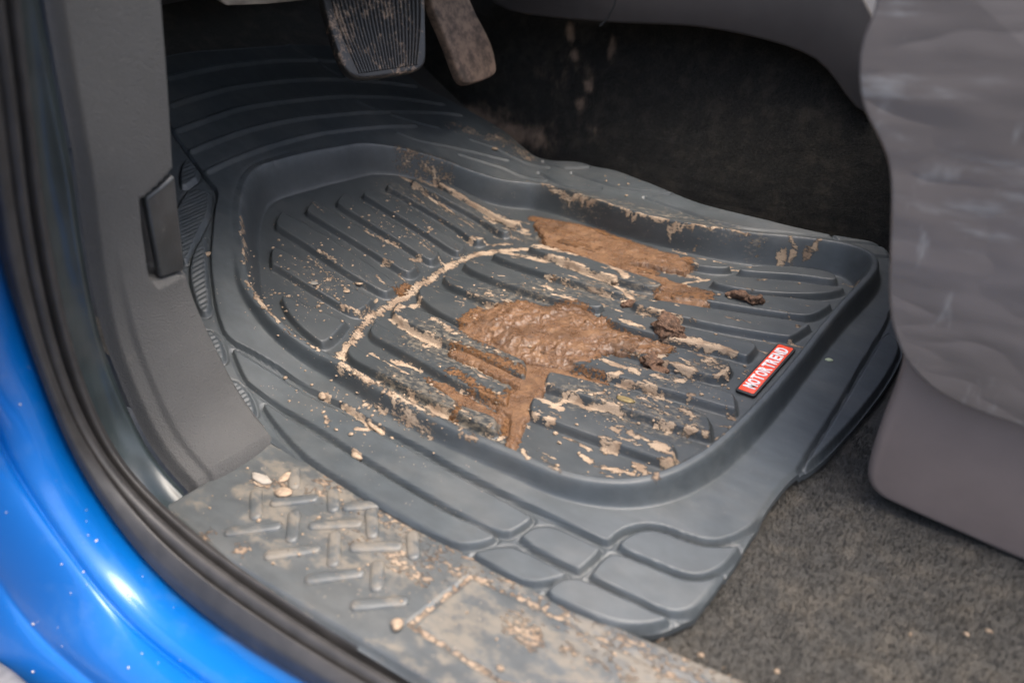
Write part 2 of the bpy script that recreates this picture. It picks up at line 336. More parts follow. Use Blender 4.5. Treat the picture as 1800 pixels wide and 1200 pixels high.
pads = [chaikin(unA(p), 1) for p in PADS]; hat = [chaikin(unA(p), 1) for p in HATCH]
tail_pads = [chaikin(unA(p), 1) for p in ([(1408,822),(1445,765),(1484,703),(1524,637),(1560,577),(1582,600),(1580,622),(1552,672),(1508,727),(1474,765),(1436,803)],)]
hd = unA([(320,300+30),(365,310)]); hdir = (hd[1]-hd[0])/np.linalg.norm(hd[1]-hd[0])
BEADS = [cr(280,60,4,q) for q in (
 [(40,322),(200,280),(500,220),(800,190),(1020,185),(1240,190),(1500,205)], [(60,516),(250,450),(500,380),(800,335),(1000,320),(1150,315),(1330,320),(1600,340),(1820,372)],
 [(100,695),(300,620),(550,530),(800,485),(1050,455),(1280,435),(1600,440),(1800,465),(2020,500)], [(200,845),(400,760),(650,670),(900,610),(1150,575),(1420,550),(1770,545),(2000,555),(2150,575)],
 [(320,985),(500,900),(700,820),(900,755),(1150,695),(1400,665),(1600,650),(1820,645)])] + [
 [(627,177),(667,195)],[(689,202),(730,214),(770,224)],[(697,232),(735,247),(785,256),(835,267),(895,282)],[(805,270),(885,295),(960,318)],[(825,244),(872,260),(922,285),(965,295)],[(503,76),(560,110),(627,150)]]
GROOVES = [[(955,285),(992,296),(1035,294)],[(1005,304),(1045,317),(1090,331),(1177,341)],[(947,305),(992,327),(1055,332)],[(1017,339),(1050,352)],[(1132,347),(1200,370),(1255,390),(1305,402),(1380,413)],
 [(1460,409),(1472,424)],[(1470,424),(1560,431)],[(1500,446),(1570,452)]]
beads = [gauss(resample(unA(b), 60), 2, False) for b in BEADS]; grooves = [unA(g) for g in GROOVES]
RIBS = [
 [(931,705),(924,736),(975,755),(1075,790),(1175,826),(1189,825),(1190,790),(1183,784),(1137,765),(1075,740),(1000,715),(945,704)],
 [(960,659),(952,686),(985,696),(1095,730),(1150,747),(1247,779),(1255,775),(1252,745),(1245,738),(1182,710),(1125,696),(1040,676),(975,660)],
 [(990,618),(985,641),(1035,659),(1125,685),(1200,705),(1290,732),(1299,730),(1295,702),(1290,698),(1212,672),(1150,657),(1060,630),(1000,612)],
 [(1060,590),(1055,607),(1080,620),(1162,646),(1225,666),(1268,677),(1290,658),(1287,648),(1275,640),(1225,625),(1150,605),(1100,590)],
 [(1055,553),(1048,563),(1075,577),(1130,593),(1200,612),(1280,628),(1310,638),(1320,635),(1334,618),(1331,610),(1312,605),(1250,592),(1150,567),(1090,552)],
 [(1115,533),(1106,543),(1150,556),(1230,576),(1305,590),(1385,603),(1395,602),(1425,583),(1428,577),(1400,570),(1330,560),(1230,545),(1150,532)],
 [(1180,520),(1170,533),(1235,538),(1305,550),(1390,563),(1430,566),(1460,548),(1465,540),(1440,535),(1350,525),(1290,522),(1240,520)],
 [(1258,494),(1242,504),(1292,517),(1367,526),(1447,527),(1487,518),(1484,511),(1440,507),(1355,497),(1290,492)],
 [(1300,475),(1292,485),(1355,490),(1405,493),(1467,503),(1475,498),(1470,490),(1450,482),(1405,475),(1355,473)],
 [(1195,455),(1190,465),(1230,478),(1280,482),(1290,474),(1250,462)],
 [(615,609),(602,631),(660,664),(735,702),(810,742),(872,773),(880,750),(870,736),(820,722),(785,695),(720,660),(680,640),(622,610)],
 [(656,570),(642,593),(685,617),(740,648),(785,674),(835,700),(888,721),(895,720),(902,692),(895,686),(847,664),(780,633),(735,612),(695,590),(665,570)],
 [(693,538),(684,559),(725,583),(775,607),(845,636),(910,670),(927,673),(929,645),(920,638),(870,615),(820,588),(775,563),(735,550),(702,537)],
 [(737,507),(729,528),(775,563),(830,585),(900,615),(980,640),(985,610),(920,580),(850,548),(800,522),(750,507)],
 [(784,481),(773,502),(835,528),(890,552),(960,580),(1040,600),(1048,575),(1000,560),(930,535),(860,505),(795,481)],
 [(820,464),(808,474),(872,503),(935,523),(997,541),(1055,553),(1068,540),(1010,520),(950,497),(880,472),(840,463)],
 [(868,451),(861,456),(910,475),(960,490),(1035,512),(1095,528),(1105,522),(1060,500),(1000,480),(920,458),(880,450)],
 [(935,435),(922,443),(980,462),(1047,487),(1110,507),(1148,515),(1168,510),(1165,502),(1095,480),(1035,460),(975,440),(945,434)],
 [(985,425),(972,430),(1010,440),(1045,452),(1052,446),(1020,432)],
 [(492,527),(493,535),(505,560),(525,582),(552,605),(570,615),(590,603),(615,574),(610,568),(583,558),(537,538),(500,523)],
 [(475,440),(473,473),(487,478),(530,505),(580,535),(625,560),(645,552),(662,535),(655,527),(610,505),(560,475),(520,455),(490,440)],
 [(490,378),(480,402),(495,412),(540,440),(590,475),(640,505),(680,527),(695,518),(706,510),(690,495),(640,462),(590,428),(540,398),(500,378)],
 [(545,360),(534,376),(545,385),(600,418),(660,455),(715,490),(728,488),(738,478),(735,470),(690,440),(640,410),(590,380),(555,358)],
 [(597,348),(588,362),(600,372),(650,402),(710,438),(755,468),(768,465),(778,452),(770,445),(720,412),(670,382),(625,355),(610,346)],
 [(640,340),(634,348),(650,358),(700,388),(760,425),(800,452),(815,450),(822,440),(812,432),(760,398),(710,367),(665,343),(650,338)],
 [(682,326),(676,334),(690,342),(740,370),(800,405),(835,433),(852,431),(858,423),(850,415),(800,383),(750,353),(710,332),(695,325)],
 [(725,318),(720,324),(735,333),(790,362),(850,395),(880,418),(897,416),(902,410),(890,402),(840,373),(780,340),(745,321)],
 [(770,325),(768,330),(800,350),(860,380),(905,405),(920,400),(915,393),(860,362),(810,337),(785,326)]]
ribs = [chaikin(plan(r, .002), 2) for r in RIBS]
def mat_eval(x, y, full=False):
    """height of the mat's top face (metres) and, if full, the part each point belongs to"""
    b = base(x, y); A = apron(x, y)
    dr = sdf(rim, x, y, .03); df = sdf(flo, x, y, .03)
    # apron with its lower terraces, pads, beads and grooves
    dl = np.minimum(sdf(low, x, y, .01), sdf(low2, x, y, .01)); ap = A-.0040*smooth(.0006, -.0006, dl)
    ap = ap+.0012*(fbm(x, y, 9, 3, 5)-.5)
    part = np.zeros(x.shape, int)
    dp = np.full(x.shape, 9.)
    for i, p in enumerate(pads+hat+tail_pads):
        d = sdf(p, x, y, .02); dp = np.minimum(dp, d)
        if full: part[d < .0009] = 100+i
        if len(pads) <= i < len(pads)+len(hat):
            ins = smooth(-.0015, -.004, d); ph = (x*hdir[1]-y*hdir[0])/.0046
            ap = ap+ins*.0006*np.clip(np.sin(ph*2*math.pi)*1.6, -1, 1)
    ap = ap+.0038*smooth(.0007, -.0008, dp)
    gv = np.exp(-((dp-.0016)/.0011)**2)*(dl < .004)+np.exp(-((dl+.0013)/.0010)**2)
    ap = ap-.0022*np.clip(gv, 0, 1)
    for k, bd in enumerate(beads): d = dline(bd, x, y, .02); ap = ap+(.0030 if k < 5 else .0016)*smooth(.0050, .0005, d)
    for g in grooves: d = dline(g, x, y, .02); ap = ap-.0026*smooth(.0035, .0012, d)
    z_out = ap+(H-ap)*(1-smooth(.0055, .0125, dr))
    z_out = np.where(dr < .0075, np.maximum(z_out, ap), z_out)
    t = np.clip(-dr, 0, None)/(np.clip(-dr, 0, None)+np.clip(df, 0, None)+1e-9)
    wallz = H*(1-(.55*t+.45*t*t*(3-2*t)))
    z = np.where(dr > 0, z_out, np.where(df > 0, wallz, 0.))
    lipd = np.exp(-((dr-.0015)/.0028)**2)*.0008; z = z+np.where(np.abs(dr) < .02, lipd, 0)
    if full:
        part[(dr <= .0125) & (df > 0) & (part == 0)] = 1; part[(dr <= 0) & (df <= 0)] = 2
    for i, r in enumerate(ribs):
        d = sdf(r, x, y, .01); z = z+np.where(df < 0, .0082*smooth(.0007, -.0036, d), 0)
        if full: part[(d < .0012) & (df < -.0002)] = 10+i
    z = z+.0006*(fbm(x, y, 14, 3, 9)-.5)
    return (b+z, part) if full else b+z
CELL = .0013
gx = np.arange(-.72, .345, CELL); gy = np.arange(-.345, .46, CELL)
X, Y = np.meshgrid(gx, gy, indexing='ij')
do = sdf(out, X, Y)
keepv = do < .0012
cq = (do[:-1,:-1]+do[1:,:-1]+do[1:,1:]+do[:-1,1:])/4 < 0
GX, GY = np.gradient(do, CELL); used = np.zeros(X.shape, bool)
for a in (slice(None,-1), slice(1,None)):
    for b_ in (slice(None,-1), slice(1,None)): used[a, b_] |= cq
edgev = used & ~(np.pad(cq, ((1,0),(1,0))) & np.pad(cq, ((0,1),(1,0))) & np.pad(cq, ((1,0),(0,1))) & np.pad(cq, ((0,1),(0,1))))
gl = np.hypot(GX, GY)+1e-9
X = np.where(edgev, X-do*GX/gl, X); Y = np.where(edgev, Y-do*GY/gl, Y)
iu = np.full(X.shape, -1); iu[used] = np.arange(used.sum())
xs, ys = X[used], Y[used]
zs, part = mat_eval(xs, ys, True)
zs = zs-.0022*smooth(-.004, 0, do[used])                          # rounded outer lip
V = np.stack([xs, ys, zs], 1)
Q = np.stack([iu[:-1,:-1][cq], iu[1:,:-1][cq], iu[1:,1:][cq], iu[:-1,1:][cq]], 1)
# vertex normals of the whole sheet, so that the parts meet without a seam
fn = np.cross(V[Q[:,2]]-V[Q[:,0]], V[Q[:,3]]-V[Q[:,1]]); NV = np.zeros_like(V)
for k in range(4): np.add.at(NV, Q[:,k], fn)
NV /= np.linalg.norm(NV, axis=1)[:,None]+1e-12
# ---- where mud has dried, smeared or splashed (stains with a shape of their own)
def hit_mat(q):
    v = ray(q); lo, hi = unp(q, .050), unp(q, -.004); a = np.linspace(0, 1, 90)[:,None]; P = lo*(1-a)+hi*a
    g = P[:,2]-mat_eval(P[:,0], P[:,1]); k = int(np.argmax(g < 0)) if (g < 0).any() else 89; return P[k]
PILES = [[(803,572),(822,556),(845,543),(890,536),(925,533),(960,535),(1000,533),(1030,540),(1052,556),(1080,576),(1130,592),(1172,606),(1188,612),(1168,628),(1130,626),(1100,620),(1072,612),(1060,622),(1045,640),(1000,645),(975,642),(930,634),(870,618),(830,600),(810,590)],
 [(938,382),(985,386),(1040,400),(1100,424),(1165,440),(1205,452),(1222,462),(1210,478),(1180,472),(1130,462),(1100,462),(1150,482),(1200,497),(1245,508),(1260,520),(1245,537),(1205,538),(1165,530),(1150,518),(1172,506),(1110,478),(1050,458),(1000,447),(965,438),(950,415)]]
def zpx(q): return hit_mat(q)[:2]
def strokes(x, y, lst):
    d = np.zeros(x.shape)
    for r, val, pts in lst:
        P = np.array([zpx(q) for q in pts]) if len(pts) > 1 else np.array([zpx(pts[0])]*2)
        d = np.maximum(d, val*smooth(r*1.5, r*.1, dline(P, x, y, r*2)))
    return d
TANS = [(.020,.43,[(800,222),(880,245),(930,275)]),(.012,.40,[(700,262),(790,285)]),(.0078,.70,[(597,632),(620,600),(648,562),(688,535),(725,512),(750,495)]),(.0072,.72,[(750,495),(790,468),(830,450),(870,442),(925,438)]),
 (.006,.74,[(840,445),(900,446),(975,455),(1045,480),(1080,497)]),(.007,.80,[(925,438),(985,440),(1060,462),(1100,485)]),(.005,.8,[(1075,495),(1110,525)]),
 (.0055,.8,[(690,562),(725,590),(770,608)]),(.007,.85,[(700,542),(735,536)]),(.0045,.85,[(655,624),(715,655)]),(.004,.75,[(692,634),(740,652)]),(.005,.7,[(760,560),(800,585)]),
 (.006,.72,[(600,640),(650,668)]),(.006,.85,[(688,688),(697,696)]),(.004,.6,[(695,705),(696,715)]),(.004,.62,[(650,668),(690,690),(765,730)]),(.0035,.75,[(750,716),(800,742)]),(.004,.7,[(825,762),(838,770)]),(.004,.6,[(800,745),(812,757)]),
 (.003,.8,[(878,772),(886,752)]),(.003,.85,[(902,785),(910,745)]),(.003,.75,[(918,790),(925,806)]),(.0035,.55,[(965,820),(985,828)]),
 (.005,.95,[(1215,600),(1260,608),(1290,620)]),(.007,.82,[(1170,590),(1225,598)]),(.004,.7,[(1270,612),(1295,622)]),(.0055,.80,[(1185,640),(1220,650)]),(.0075,.62,[(1245,632),(1268,645)]),(.004,.8,[(1262,660),(1280,648)]),
 (.005,.85,[(1140,640),(1170,645)]),(.006,.85,[(1160,625),(1178,610)]),(.0045,.8,[(1075,655),(1090,656)]),(.0045,.8,[(1110,650),(1122,658)]),(.004,.7,[(1055,630),(1100,648)]),(.003,.75,[(1150,660),(1175,667)]),(.0042,.85,[(1190,668),(1205,669)]),
 (.003,.92,[(1002,704),(1040,716),(1090,730)]),(.003,.72,[(1085,675),(1150,692)]),(.003,.8,[(1150,697),(1165,702)]),(.004,.75,[(1165,700),(1180,705)]),(.003,.7,[(1150,748),(1180,758)]),
 (.006,.9,[(1150,780),(1170,792)]),(.005,.82,[(1165,805),(1180,812)]),(.0045,.85,[(1105,760),(1120,768)]),(.004,.8,[(1075,752),(1085,756)]),(.0035,.8,[(1080,775),(1085,777)]),(.0045,.85,[(1058,785),(1080,792)]),(.0035,.85,[(1022,800),(1040,808)]),(.0035,.85,[(1058,822),(1085,830),(1110,835)]),(.004,.82,[(1120,823),(1135,832),(1150,838)]),(.003,.75,[(1115,815),(1130,822)]),
 (.005,.75,[(1210,755),(1218,757)]),(.004,.72,[(1237,759),(1240,760)]),(.003,.6,[(1258,770),(1270,764)]),(.004,.75,[(1210,697),(1222,692)]),(.0035,.7,[(1280,733),(1290,736)]),(.004,.6,[(1195,720),(1230,735)]),
 (.003,.85,[(930,708),(990,720)]),(.005,.72,[(985,708),(992,704)]),(.005,.75,[(965,735),(972,740)]),(.004,.65,[(937,725),(950,728)]),(.004,.6,[(1000,690),(1030,685)]),(.003,.7,[(1035,690),(1055,690)]),
 (.0028,.72,[(950,322),(985,340),(1020,348),(1040,352)]),(.0018,.72,[(1040,352),(1110,372),(1180,390),(1320,413)]),(.003,.66,[(970,330),(990,345)]),(.0035,.7,[(1020,345),(1025,357)]),(.004,.66,[(1390,422),(1400,440),(1392,455)]),(.005,.7,[(1370,462),(1375,465)]),(.004,.66,[(1440,425),(1430,436)]),(.004,.6,[(1415,455),(1420,452)]),(.003,.72,[(1255,458),(1320,470)]),(.003,.5,[(1215,445),(1225,430)]),
 (.004,.66,[(705,312),(760,326),(800,342)]),(.005,.80,[(760,320),(830,358),(880,385),(905,402)]),(.0035,.72,[(725,325),(770,357),(800,375)]),(.006,.72,[(885,385),(930,405)]),(.005,.62,[(830,420),(900,430)]),(.005,.7,[(900,400),(930,412)]),
 (.003,.6,[(640,405),(700,430)]),(.004,.66,[(725,457),(740,460)]),(.0045,.66,[(672,462),(690,460)]),(.004,.6,[(575,495),(585,492)]),(.003,.66,[(600,535),(635,560)]),(.004,.6,[(590,460),(560,440)]),
 (.002,.72,[(424,385),(424,395)]),(.0018,.62,[(424,395),(430,445),(432,465)]),(.003,.72,[(433,498),(455,525),(470,545)]),(.003,.6,[(470,545),(495,568)]),(.0025,.7,[(505,580),(528,595)]),(.0025,.66,[(540,603),(562,614)]),
 (.003,.8,[(630,752),(675,760)]),(.003,.75,[(600,710),(630,735),(660,752)]),(.003,.7,[(570,697),(580,702)]),(.003,.6,[(640,710),(680,728)]),(.003,.75,[(619,798),(632,803)]),(.003,.55,[(575,735),(577,752)]),
 (.005,.66,[(1170,478),(1230,490)]),(.004,.66,[(1190,500),(1250,492)]),(.0055,.72,[(1130,480),(1165,500)]),(.0045,.7,[(1195,560),(1120,548)]),(.005,.66,[(1090,560),(1130,575)]),(.004,.55,[(1330,492),(1340,490)]),
 (.006,.55,[(760,770),(700,720)]),(.006,.5,[(830,760),(860,740)]),(.004,.66,[(720,700),(735,708)])]
FILMS = [(.05,.55,[(860,520),(1040,505),(1150,520)]),(.05,.62,[(750,600),(900,660)]),(.05,.62,[(700,680),(860,740)]),(.04,.55,[(1000,700),(1200,740)]),(.03,.5,[(1160,670),(1250,640)]),(.05,.45,[(850,400),(700,330)]),(.03,.55,[(930,420),(1200,470)]),(.05,.35,[(640,500),(520,480)]),(.02,.5,[(1000,350),(1330,420)]),(.012,.22,[(700,262),(830,295)]),(.03,.5,[(860,210),(950,270)]),(.03,.3,[(1100,820),(1200,790)])]
WETS = [(.009,.75,[(700,515),(715,505)]),(.012,.85,[(940,385),(1020,400),(1100,425),(1210,455)]),(.012,.7,[(960,420),(1060,445),(1150,480)]),(.010,.72,[(1160,520),(1245,525)]),(.02,.72,[(830,560),(960,600),(1080,600)]),(.014,.7,[(1080,600),(1170,615)]),(.012,.68,[(800,620),(920,650)]),(.010,.75,[(900,690),(890,760)]),(.010,.65,[(790,650),(880,710)]),(.010,.62,[(1000,655),(1060,665)]),(.010,.6,[(800,740),(830,690)]),(.006,.6,[(985,560),(830,545)]),(.006,.55,[(750,665),(760,668)]),(.005,.5,[(970,497),(975,497)])]
SPECK = [(.12,1.,[(620,520),(800,400)]),(.10,1.,[(900,700),(1150,720)]),(.09,.8,[(640,690),(800,800)]),(.10,.7,[(450,560),(560,720)]),(.08,.6,[(1250,600),(1400,520)]),(.08,.8,[(900,300),(1200,380)]),(.05,.3,[(1400,700),(1200,920)])]
xw, yw = (xs+.007*(fbm(xs, ys, 55, 3, 101)-.5)+.004*(fbm(xs, ys, 260, 2, 103)-.5), ys+.007*(fbm(xs, ys, 55, 3, 111)-.5)+.004*(fbm(xs, ys, 260, 2, 113)-.5))
dry = strokes(xw, yw, TANS); dry = np.clip(dry, 0, 1)*1.
# streaks scraped along the ribs by a boot
sr = np.random.default_rng(5); inside = smooth(-.004, -.012, sdf(rim, xs, ys, .05)); halo = np.zeros(xs.shape)
for (cx, cy, sx, sy, n, v) in ((.02,.03,.09,.07,70,.66),(-.06,-.06,.07,.05,50,.62),(-.05,.12,.06,.05,45,.66),(.10,-.09,.07,.05,45,.64),(.13,.02,.05,.05,26,.64),(-.24,.19,.06,.035,40,.66),(-.24,.06,.06,.06,26,.52),(.02,.20,.08,.04,36,.66),(-.02,-.13,.06,.03,24,.6),(.12,-.15,.05,.03,16,.62)):
    for _ in range(n):
        x0, y0 = sr.normal(cx, sx), sr.normal(cy, sy); l = .002+.013*sr.random()**1.7; r = .0012+.0024*sr.random()**2
        dl_ = dline([(x0-l, y0+.08*l), (x0+l, y0-.08*l)], xw, yw, .02); sm = v*(.8+.4*sr.random()); dry = np.maximum(dry, sm*inside*smooth(r*1.5, r*.1, dl_)); halo = np.maximum(halo, .6*inside*smooth(.014, .001, dl_))
zone = strokes(xw, yw, FILMS); dry = np.maximum(dry, zone*.42)
film = np.maximum(zone, .5*halo); dry = np.clip(dry*1.06, 0, 1)
zone = np.maximum(zone, .40*smooth(.0, -.006, sdf(rim, xs, ys, .05))*smooth(.20, .02, xs))  # inside the rim the tone also darkens towards the front
wet = strokes(xw, yw, WETS); spk = strokes(xw, yw, SPECK)
for _pl in PILES: wet = np.maximum(wet, .66*smooth(.012, -.004, sdf(chaikin(plan(_pl, .004), 1), xw, yw, .02)))
wet *= smooth(.0005, -.0005, sdf(rim, xs, ys))                       # the splash stops at the tray's wall
mat_root = empty('floor_mat'); tag(mat_root, 'muddy black rubber floor mat with deep ribbed tray in the footwell', 'floor mat')
qp = part[Q]; qpart = np.where((qp == qp[:,:1]).all(1), qp[:,0], qp.max(1))
names = {0: 'apron', 1: 'tray_wall', 2: 'tray_floor'}
parts = {}
def sub(fmask, name, parent, extra=None):
    qq = Q[fmask]; u, inv = np.unique(qq, return_inverse=True); me = fastmesh(V[u], inv.reshape(-1, 4), name)
    attr(me, 'dry_mud', dry[u]); attr(me, 'film', film[u]); attr(me, 'damp_dark', zone[u]); attr(me, 'wet_mud', wet[u]); attr(me, 'speck', spk[u])
    me.normals_split_custom_set_from_vertices(NV[u].tolist())
    return link(name, me, M['rubber'], parent)
for pid in np.unique(qpart):
    nm = names.get(int(pid)) or ('rib' if pid < 100 else 'tread_pad')
    parts[int(pid)] = sub(qpart == pid, nm, mat_root)
# outer edge of the mat: a skirt 5 mm deep that closes the sheet
ox = resample(out, 1100, True); oz = mat_eval(ox[:,0], ox[:,1])-.0022
sk = np.stack([np.c_[ox, oz], np.c_[ox, oz-.0025], np.c_[ox, oz-.0055]], 1)
me = gridmesh(sk, True)
for a in ('dry_mud', 'film', 'damp_dark', 'wet_mud', 'speck'): attr(me, a, np.zeros(len(me.vertices)))
link('edge_lip', me, M['rubber'], mat_root)
# ---- badge moulded near the rear wall
bc = [unp(q, .0015) for q in ((1286,691),(1331,695),(1402,611.5),(1364,609))]
cen = sum(bc)/4; vdir = (bc[3]-bc[0]+bc[2]-bc[1]); vdir[2] = 0; blen = np.linalg.norm(vdir)/2; vdir /= np.linalg.norm(vdir)
udir = np.array([vdir[1], -vdir[0], 0]); bw = .5*(np.linalg.norm(np.cross(vdir, bc[1]-bc[0]))+np.linalg.norm(np.cross(vdir, bc[2]-bc[3])))
bz = base(cen[0], cen[1])+.0004
def rrect(hl, hw, r, z, n=6):
    pts = []
    for sx, sy, a0 in ((1,1,0),(-1,1,90),(-1,-1,180),(1,-1,270)):
        for k in range(n+1):
            a = math.radians(a0+90*k/n); pts.append((sx*(hl-r)+r*math.cos(a), sy*(hw-r)+r*math.sin(a)))
    return [cen*np.array([1,1,0])+vdir*a+udir*b+np.array([0,0,z]) for a, b in pts]
badge = link('badge', prism(rrect(blen/2, bw/2, .003, bz), (0,0,.0030), .0006), M['black'], mat_root)
badge['label'] = 'small raised badge, orange-red with white lettering'
link('badge_face', prism(rrect(blen/2-.0022, bw/2-.0020, .0018, bz+.0029), (0,0,.0006), .0002, 2), M['badge_red'], badge)
word = 'MOTORTREND'; tl, th = blen*.84, bw*.62; adv = tl/len(word)
for i, ch in enumerate(word):
    cu = bpy.data.curves.new('letter', 'FONT'); cu.body = ch; cu.size = 1; cu.extrude = .03; cu.offset = .034; cu.resolution_u = 3
    tmp = bpy.data.objects.new('letter_tmp', cu); me = bpy.data.meshes.new_from_object(tmp); bpy.data.objects.remove(tmp)
    co_ = np.array([v.co for v in me.vertices]); mn, mx = co_.min(0), co_.max(0)
    q = (co_-mn)/(mx-mn+1e-9); q[:,2] = q[:,2]*.0007
    wch = adv*.86; lx = (i-len(word)/2)*adv+adv*.07+q[:,0]*wch; ly = (q[:,1]-.5)*th
    P = cen*np.array([1,1,0])+lx[:,None]*vdir-ly[:,None]*udir; P[:,2] = bz+.0034+q[:,2]
    for v, p in zip(me.vertices, P): v.co = p
    me.materials.clear(); link('letter', me, M['badge_white'], badge)
# =================================================================== WET MUD lying on the mat
def mud(name, polys, cell, fn):
    allp = np.vstack(polys); x0, y0 = allp.min(0)-.012; x1, y1 = allp.max(0)+.012
    X, Y = np.meshgrid(np.arange(x0, x1, cell), np.arange(y0, y1, cell), indexing='ij')
    d = np.full(X.shape, 9.)
    for p in polys: d = np.minimum(d, sdf(p, X, Y))
    d = d+.010*(fbm(X, Y, 70, 4, 3)-.5)+.005*(fbm(X, Y, 300, 3, 8)-.5)
    zm = mat_eval(X.ravel(), Y.ravel()).reshape(X.shape); z = fn(X, Y, d, zm)
    z = np.where(d > 0, zm-.0015-d*.2, z)
    k = (z > zm-.0008); kq = k[:-1,:-1] | k[1:,:-1] | k[1:,1:] | k[:-1,1:]
    us = np.zeros(X.shape, bool)
    for a in (slice(None,-1), slice(1,None)):
        for b_ in (slice(None,-1), slice(1,None)): us[a, b_] |= kq
    ii = np.full(X.shape, -1); ii[us] = np.arange(us.sum())
    Qm = np.stack([ii[:-1,:-1][kq], ii[1:,:-1][kq], ii[1:,1:][kq], ii[:-1,1:][kq]], 1)
    return link(name, fastmesh(np.stack([X[us], Y[us], np.maximum(z, zm-.002)[us]], 1), Qm, name), M['mud'])
mp = lambda pts: chaikin(plan(pts, .006), 1)
pile = mp(PILES[0])
valley = mp([(783,612),(830,603),(870,622),(930,636),(985,640),(1005,650),(1050,662),(1075,672),(1050,682),(1000,678),(970,672),(958,690),(950,700),(940,712),(925,745),(908,790),(888,784),(884,760),(893,735),(890,722),(850,705),(800,672),(765,650),(770,642),(840,664),(890,685),(905,685),(910,672),(850,645),(800,622)])
valley2 = mp([(735,650),(790,672),(850,704),(895,722),(885,740),(862,735),(800,708),(780,690)])
def f_pile(X, Y, d, zm):
    b = base(X, Y); i = np.clip(-d, 0, None); tk = smooth(0, .030, i)
    l1 = fbm(X, Y, 60, 4, 21); l2 = fbm(X, Y, 170, 4, 31)
    lv = b+.0042+.0065*tk+.0062*(l1-.42)*tk
    rid = 1-np.abs(2*fbm(X, Y, 120, 3, 41)-1); 
    return np.maximum(lv, zm)*.55+np.maximum(lv, zm-.001)*.45+smooth(0, .006, i)*(.0008+(.0052*(l2-.42)+.0014*(rid-.78)*tk)*(.15+1.4*smooth(.35, .62, fbm(X, Y, 45, 3, 47))))
def f_valley(X, Y, d, zm):
    b = base(X, Y); i = np.clip(-d, 0, None)
    return b+.0040*smooth(-.001, .004, i)+.0009*(fbm(X, Y, 150, 4, 51)-.5)+.0012*(fbm(X, Y, 40, 3, 55)-.5)
o = mud('mud_puddle', [pile], .0011, f_pile); tag(o, 'thick wet brown mud heaped over the ribs in the middle of the mat', 'mud')
o = mud('mud_trickle', [valley, valley2], .0011, f_valley); tag(o, 'thin smooth mud filling grooves on the near side of the tray', 'mud')
far = mp(PILES[1])
def f_far(X, Y, d, zm):
    b = base(X, Y); i = np.clip(-d, 0, None); l = fbm(X, Y, 110, 4, 61)
    return np.where(zm > b+.012, zm-.002, np.maximum(b+.0050+.002*(fbm(X, Y, 45, 3, 66)-.5), zm-.0012)+smooth(0, .008, i)*(.0004+.0036*(l-.46)))
o = mud('mud_smear', [far], .0012, f_far); tag(o, 'brown mud smear along the far wall of the mat tray', 'mud')
# =================================================================== KICK PANEL, DOOR SEAL, SILL, BLUE BODY
NS = 130
def line3(px, y, n=NS):
    """photo line on a vertical plane y (y may be a pair for a line that drifts)"""
    p = resample(chaikin(px, 2, False), n)
    yy = np.linspace(y[0], y[1], n) if isinstance(y, tuple) else np.full(n, y)
    return np.array([uy(a, b) for a, b in zip(p, yy)])
YA, YB = -.3466, -.2697
KO = [(62,-260),(85,-60),(95,0),(120,150),(150,300),(160,400),(180,533),(200,617),(240,717),(280,797),(340,860)]
KI = [(262,-260),(280,-60),(285,0),(297,150),(305,300),(318,470),(345,545),(390,640),(430,712),(480,772)]
ko, ki = gauss(line3(KO, YA, 220), 4, False), gauss(line3(KI, YB, 220), 4, False)
ts = np.linspace(0, 1, 90)
def perp(P):
    t = np.gradient(P, axis=0); n = np.stack([t[:,2]*-1, t[:,1]*0, t[:,0]], 1); n /= np.linalg.norm(n, axis=1)[:,None]+1e-9
    return np.where((n[:,:1]+n[:,2:]) < 0, -n, n)          # points into the door opening
kp = ko[:,None,:]*(1-ts)[None,:,None]+ki[:,None,:]*ts[None,:,None]
kn = perp((ko+ki)/2)
bul = .007*np.sin(math.pi*ts)**.7-.010*smooth(.07, 0, ts)-.004*smooth(.965, 1, ts)
step = .004*smooth(.16, .22, ts)[None,:]*smooth(128, 164, np.arange(220))[:,None]
pk = proj(kp); POCK = [(234,347),(300,298),(330,300),(332,478),(305,480),(262,494),(250,480)]
pd = sdf(np.array(POCK, float), pk[...,0].ravel(), pk[...,1].ravel()).reshape(pk.shape[:2])
kp = kp+kn[:,None,:]*(bul[None,:]+step-.026*smooth(1.5, -2.5, pd))[...,None]
kick = empty('kick_panel', (float(ki[-1,0]), YB, 0)); tag(kick, 'grey textured plastic trim panel at the front of the door opening', 'trim panel')
kp = np.concatenate([kp, kp[-1:]+np.array([.004,0,-.012]), kp[-1:]+np.array([.006,0,-.03])], 0); link('panel', gridmesh(kp), M['kick'], kick)
inner = np.stack([kp[:,-1,:], kp[:,-1,:]+np.array([-.006,.004,-.002]), kp[:,-1,:]+np.array([-.05,.008,-.006]), kp[:,-1,:]+np.array([-.45,-.05,0])], 1)
link('inner_side', gridmesh(inner), M['kick'], kick)
def kickpt(p, lift=0.):
    q = np.argmin(((pk-np.array(p))**2).sum(-1)); i, j = np.unravel_index(q, pk.shape[:2]); base_ = ko[i]*(1-ts[j])+ki[i]*ts[j]
    y = base_[1]; return uy(p, y)+kn[i]*lift
lev = [kickpt(q, .0035) for q in ((251,345),(275,328),(303,304),(310,372),(318,440),(321,473),(299,480),(278,487))]
nn = np.array([kn[135,0], .0, kn[135,2]])
lever = link('lever_cover', prism(lev, -nn*.008, .0030, 4), M['lever'], kick); lever['label'] = 'dark scuffed lever cover in its pocket'
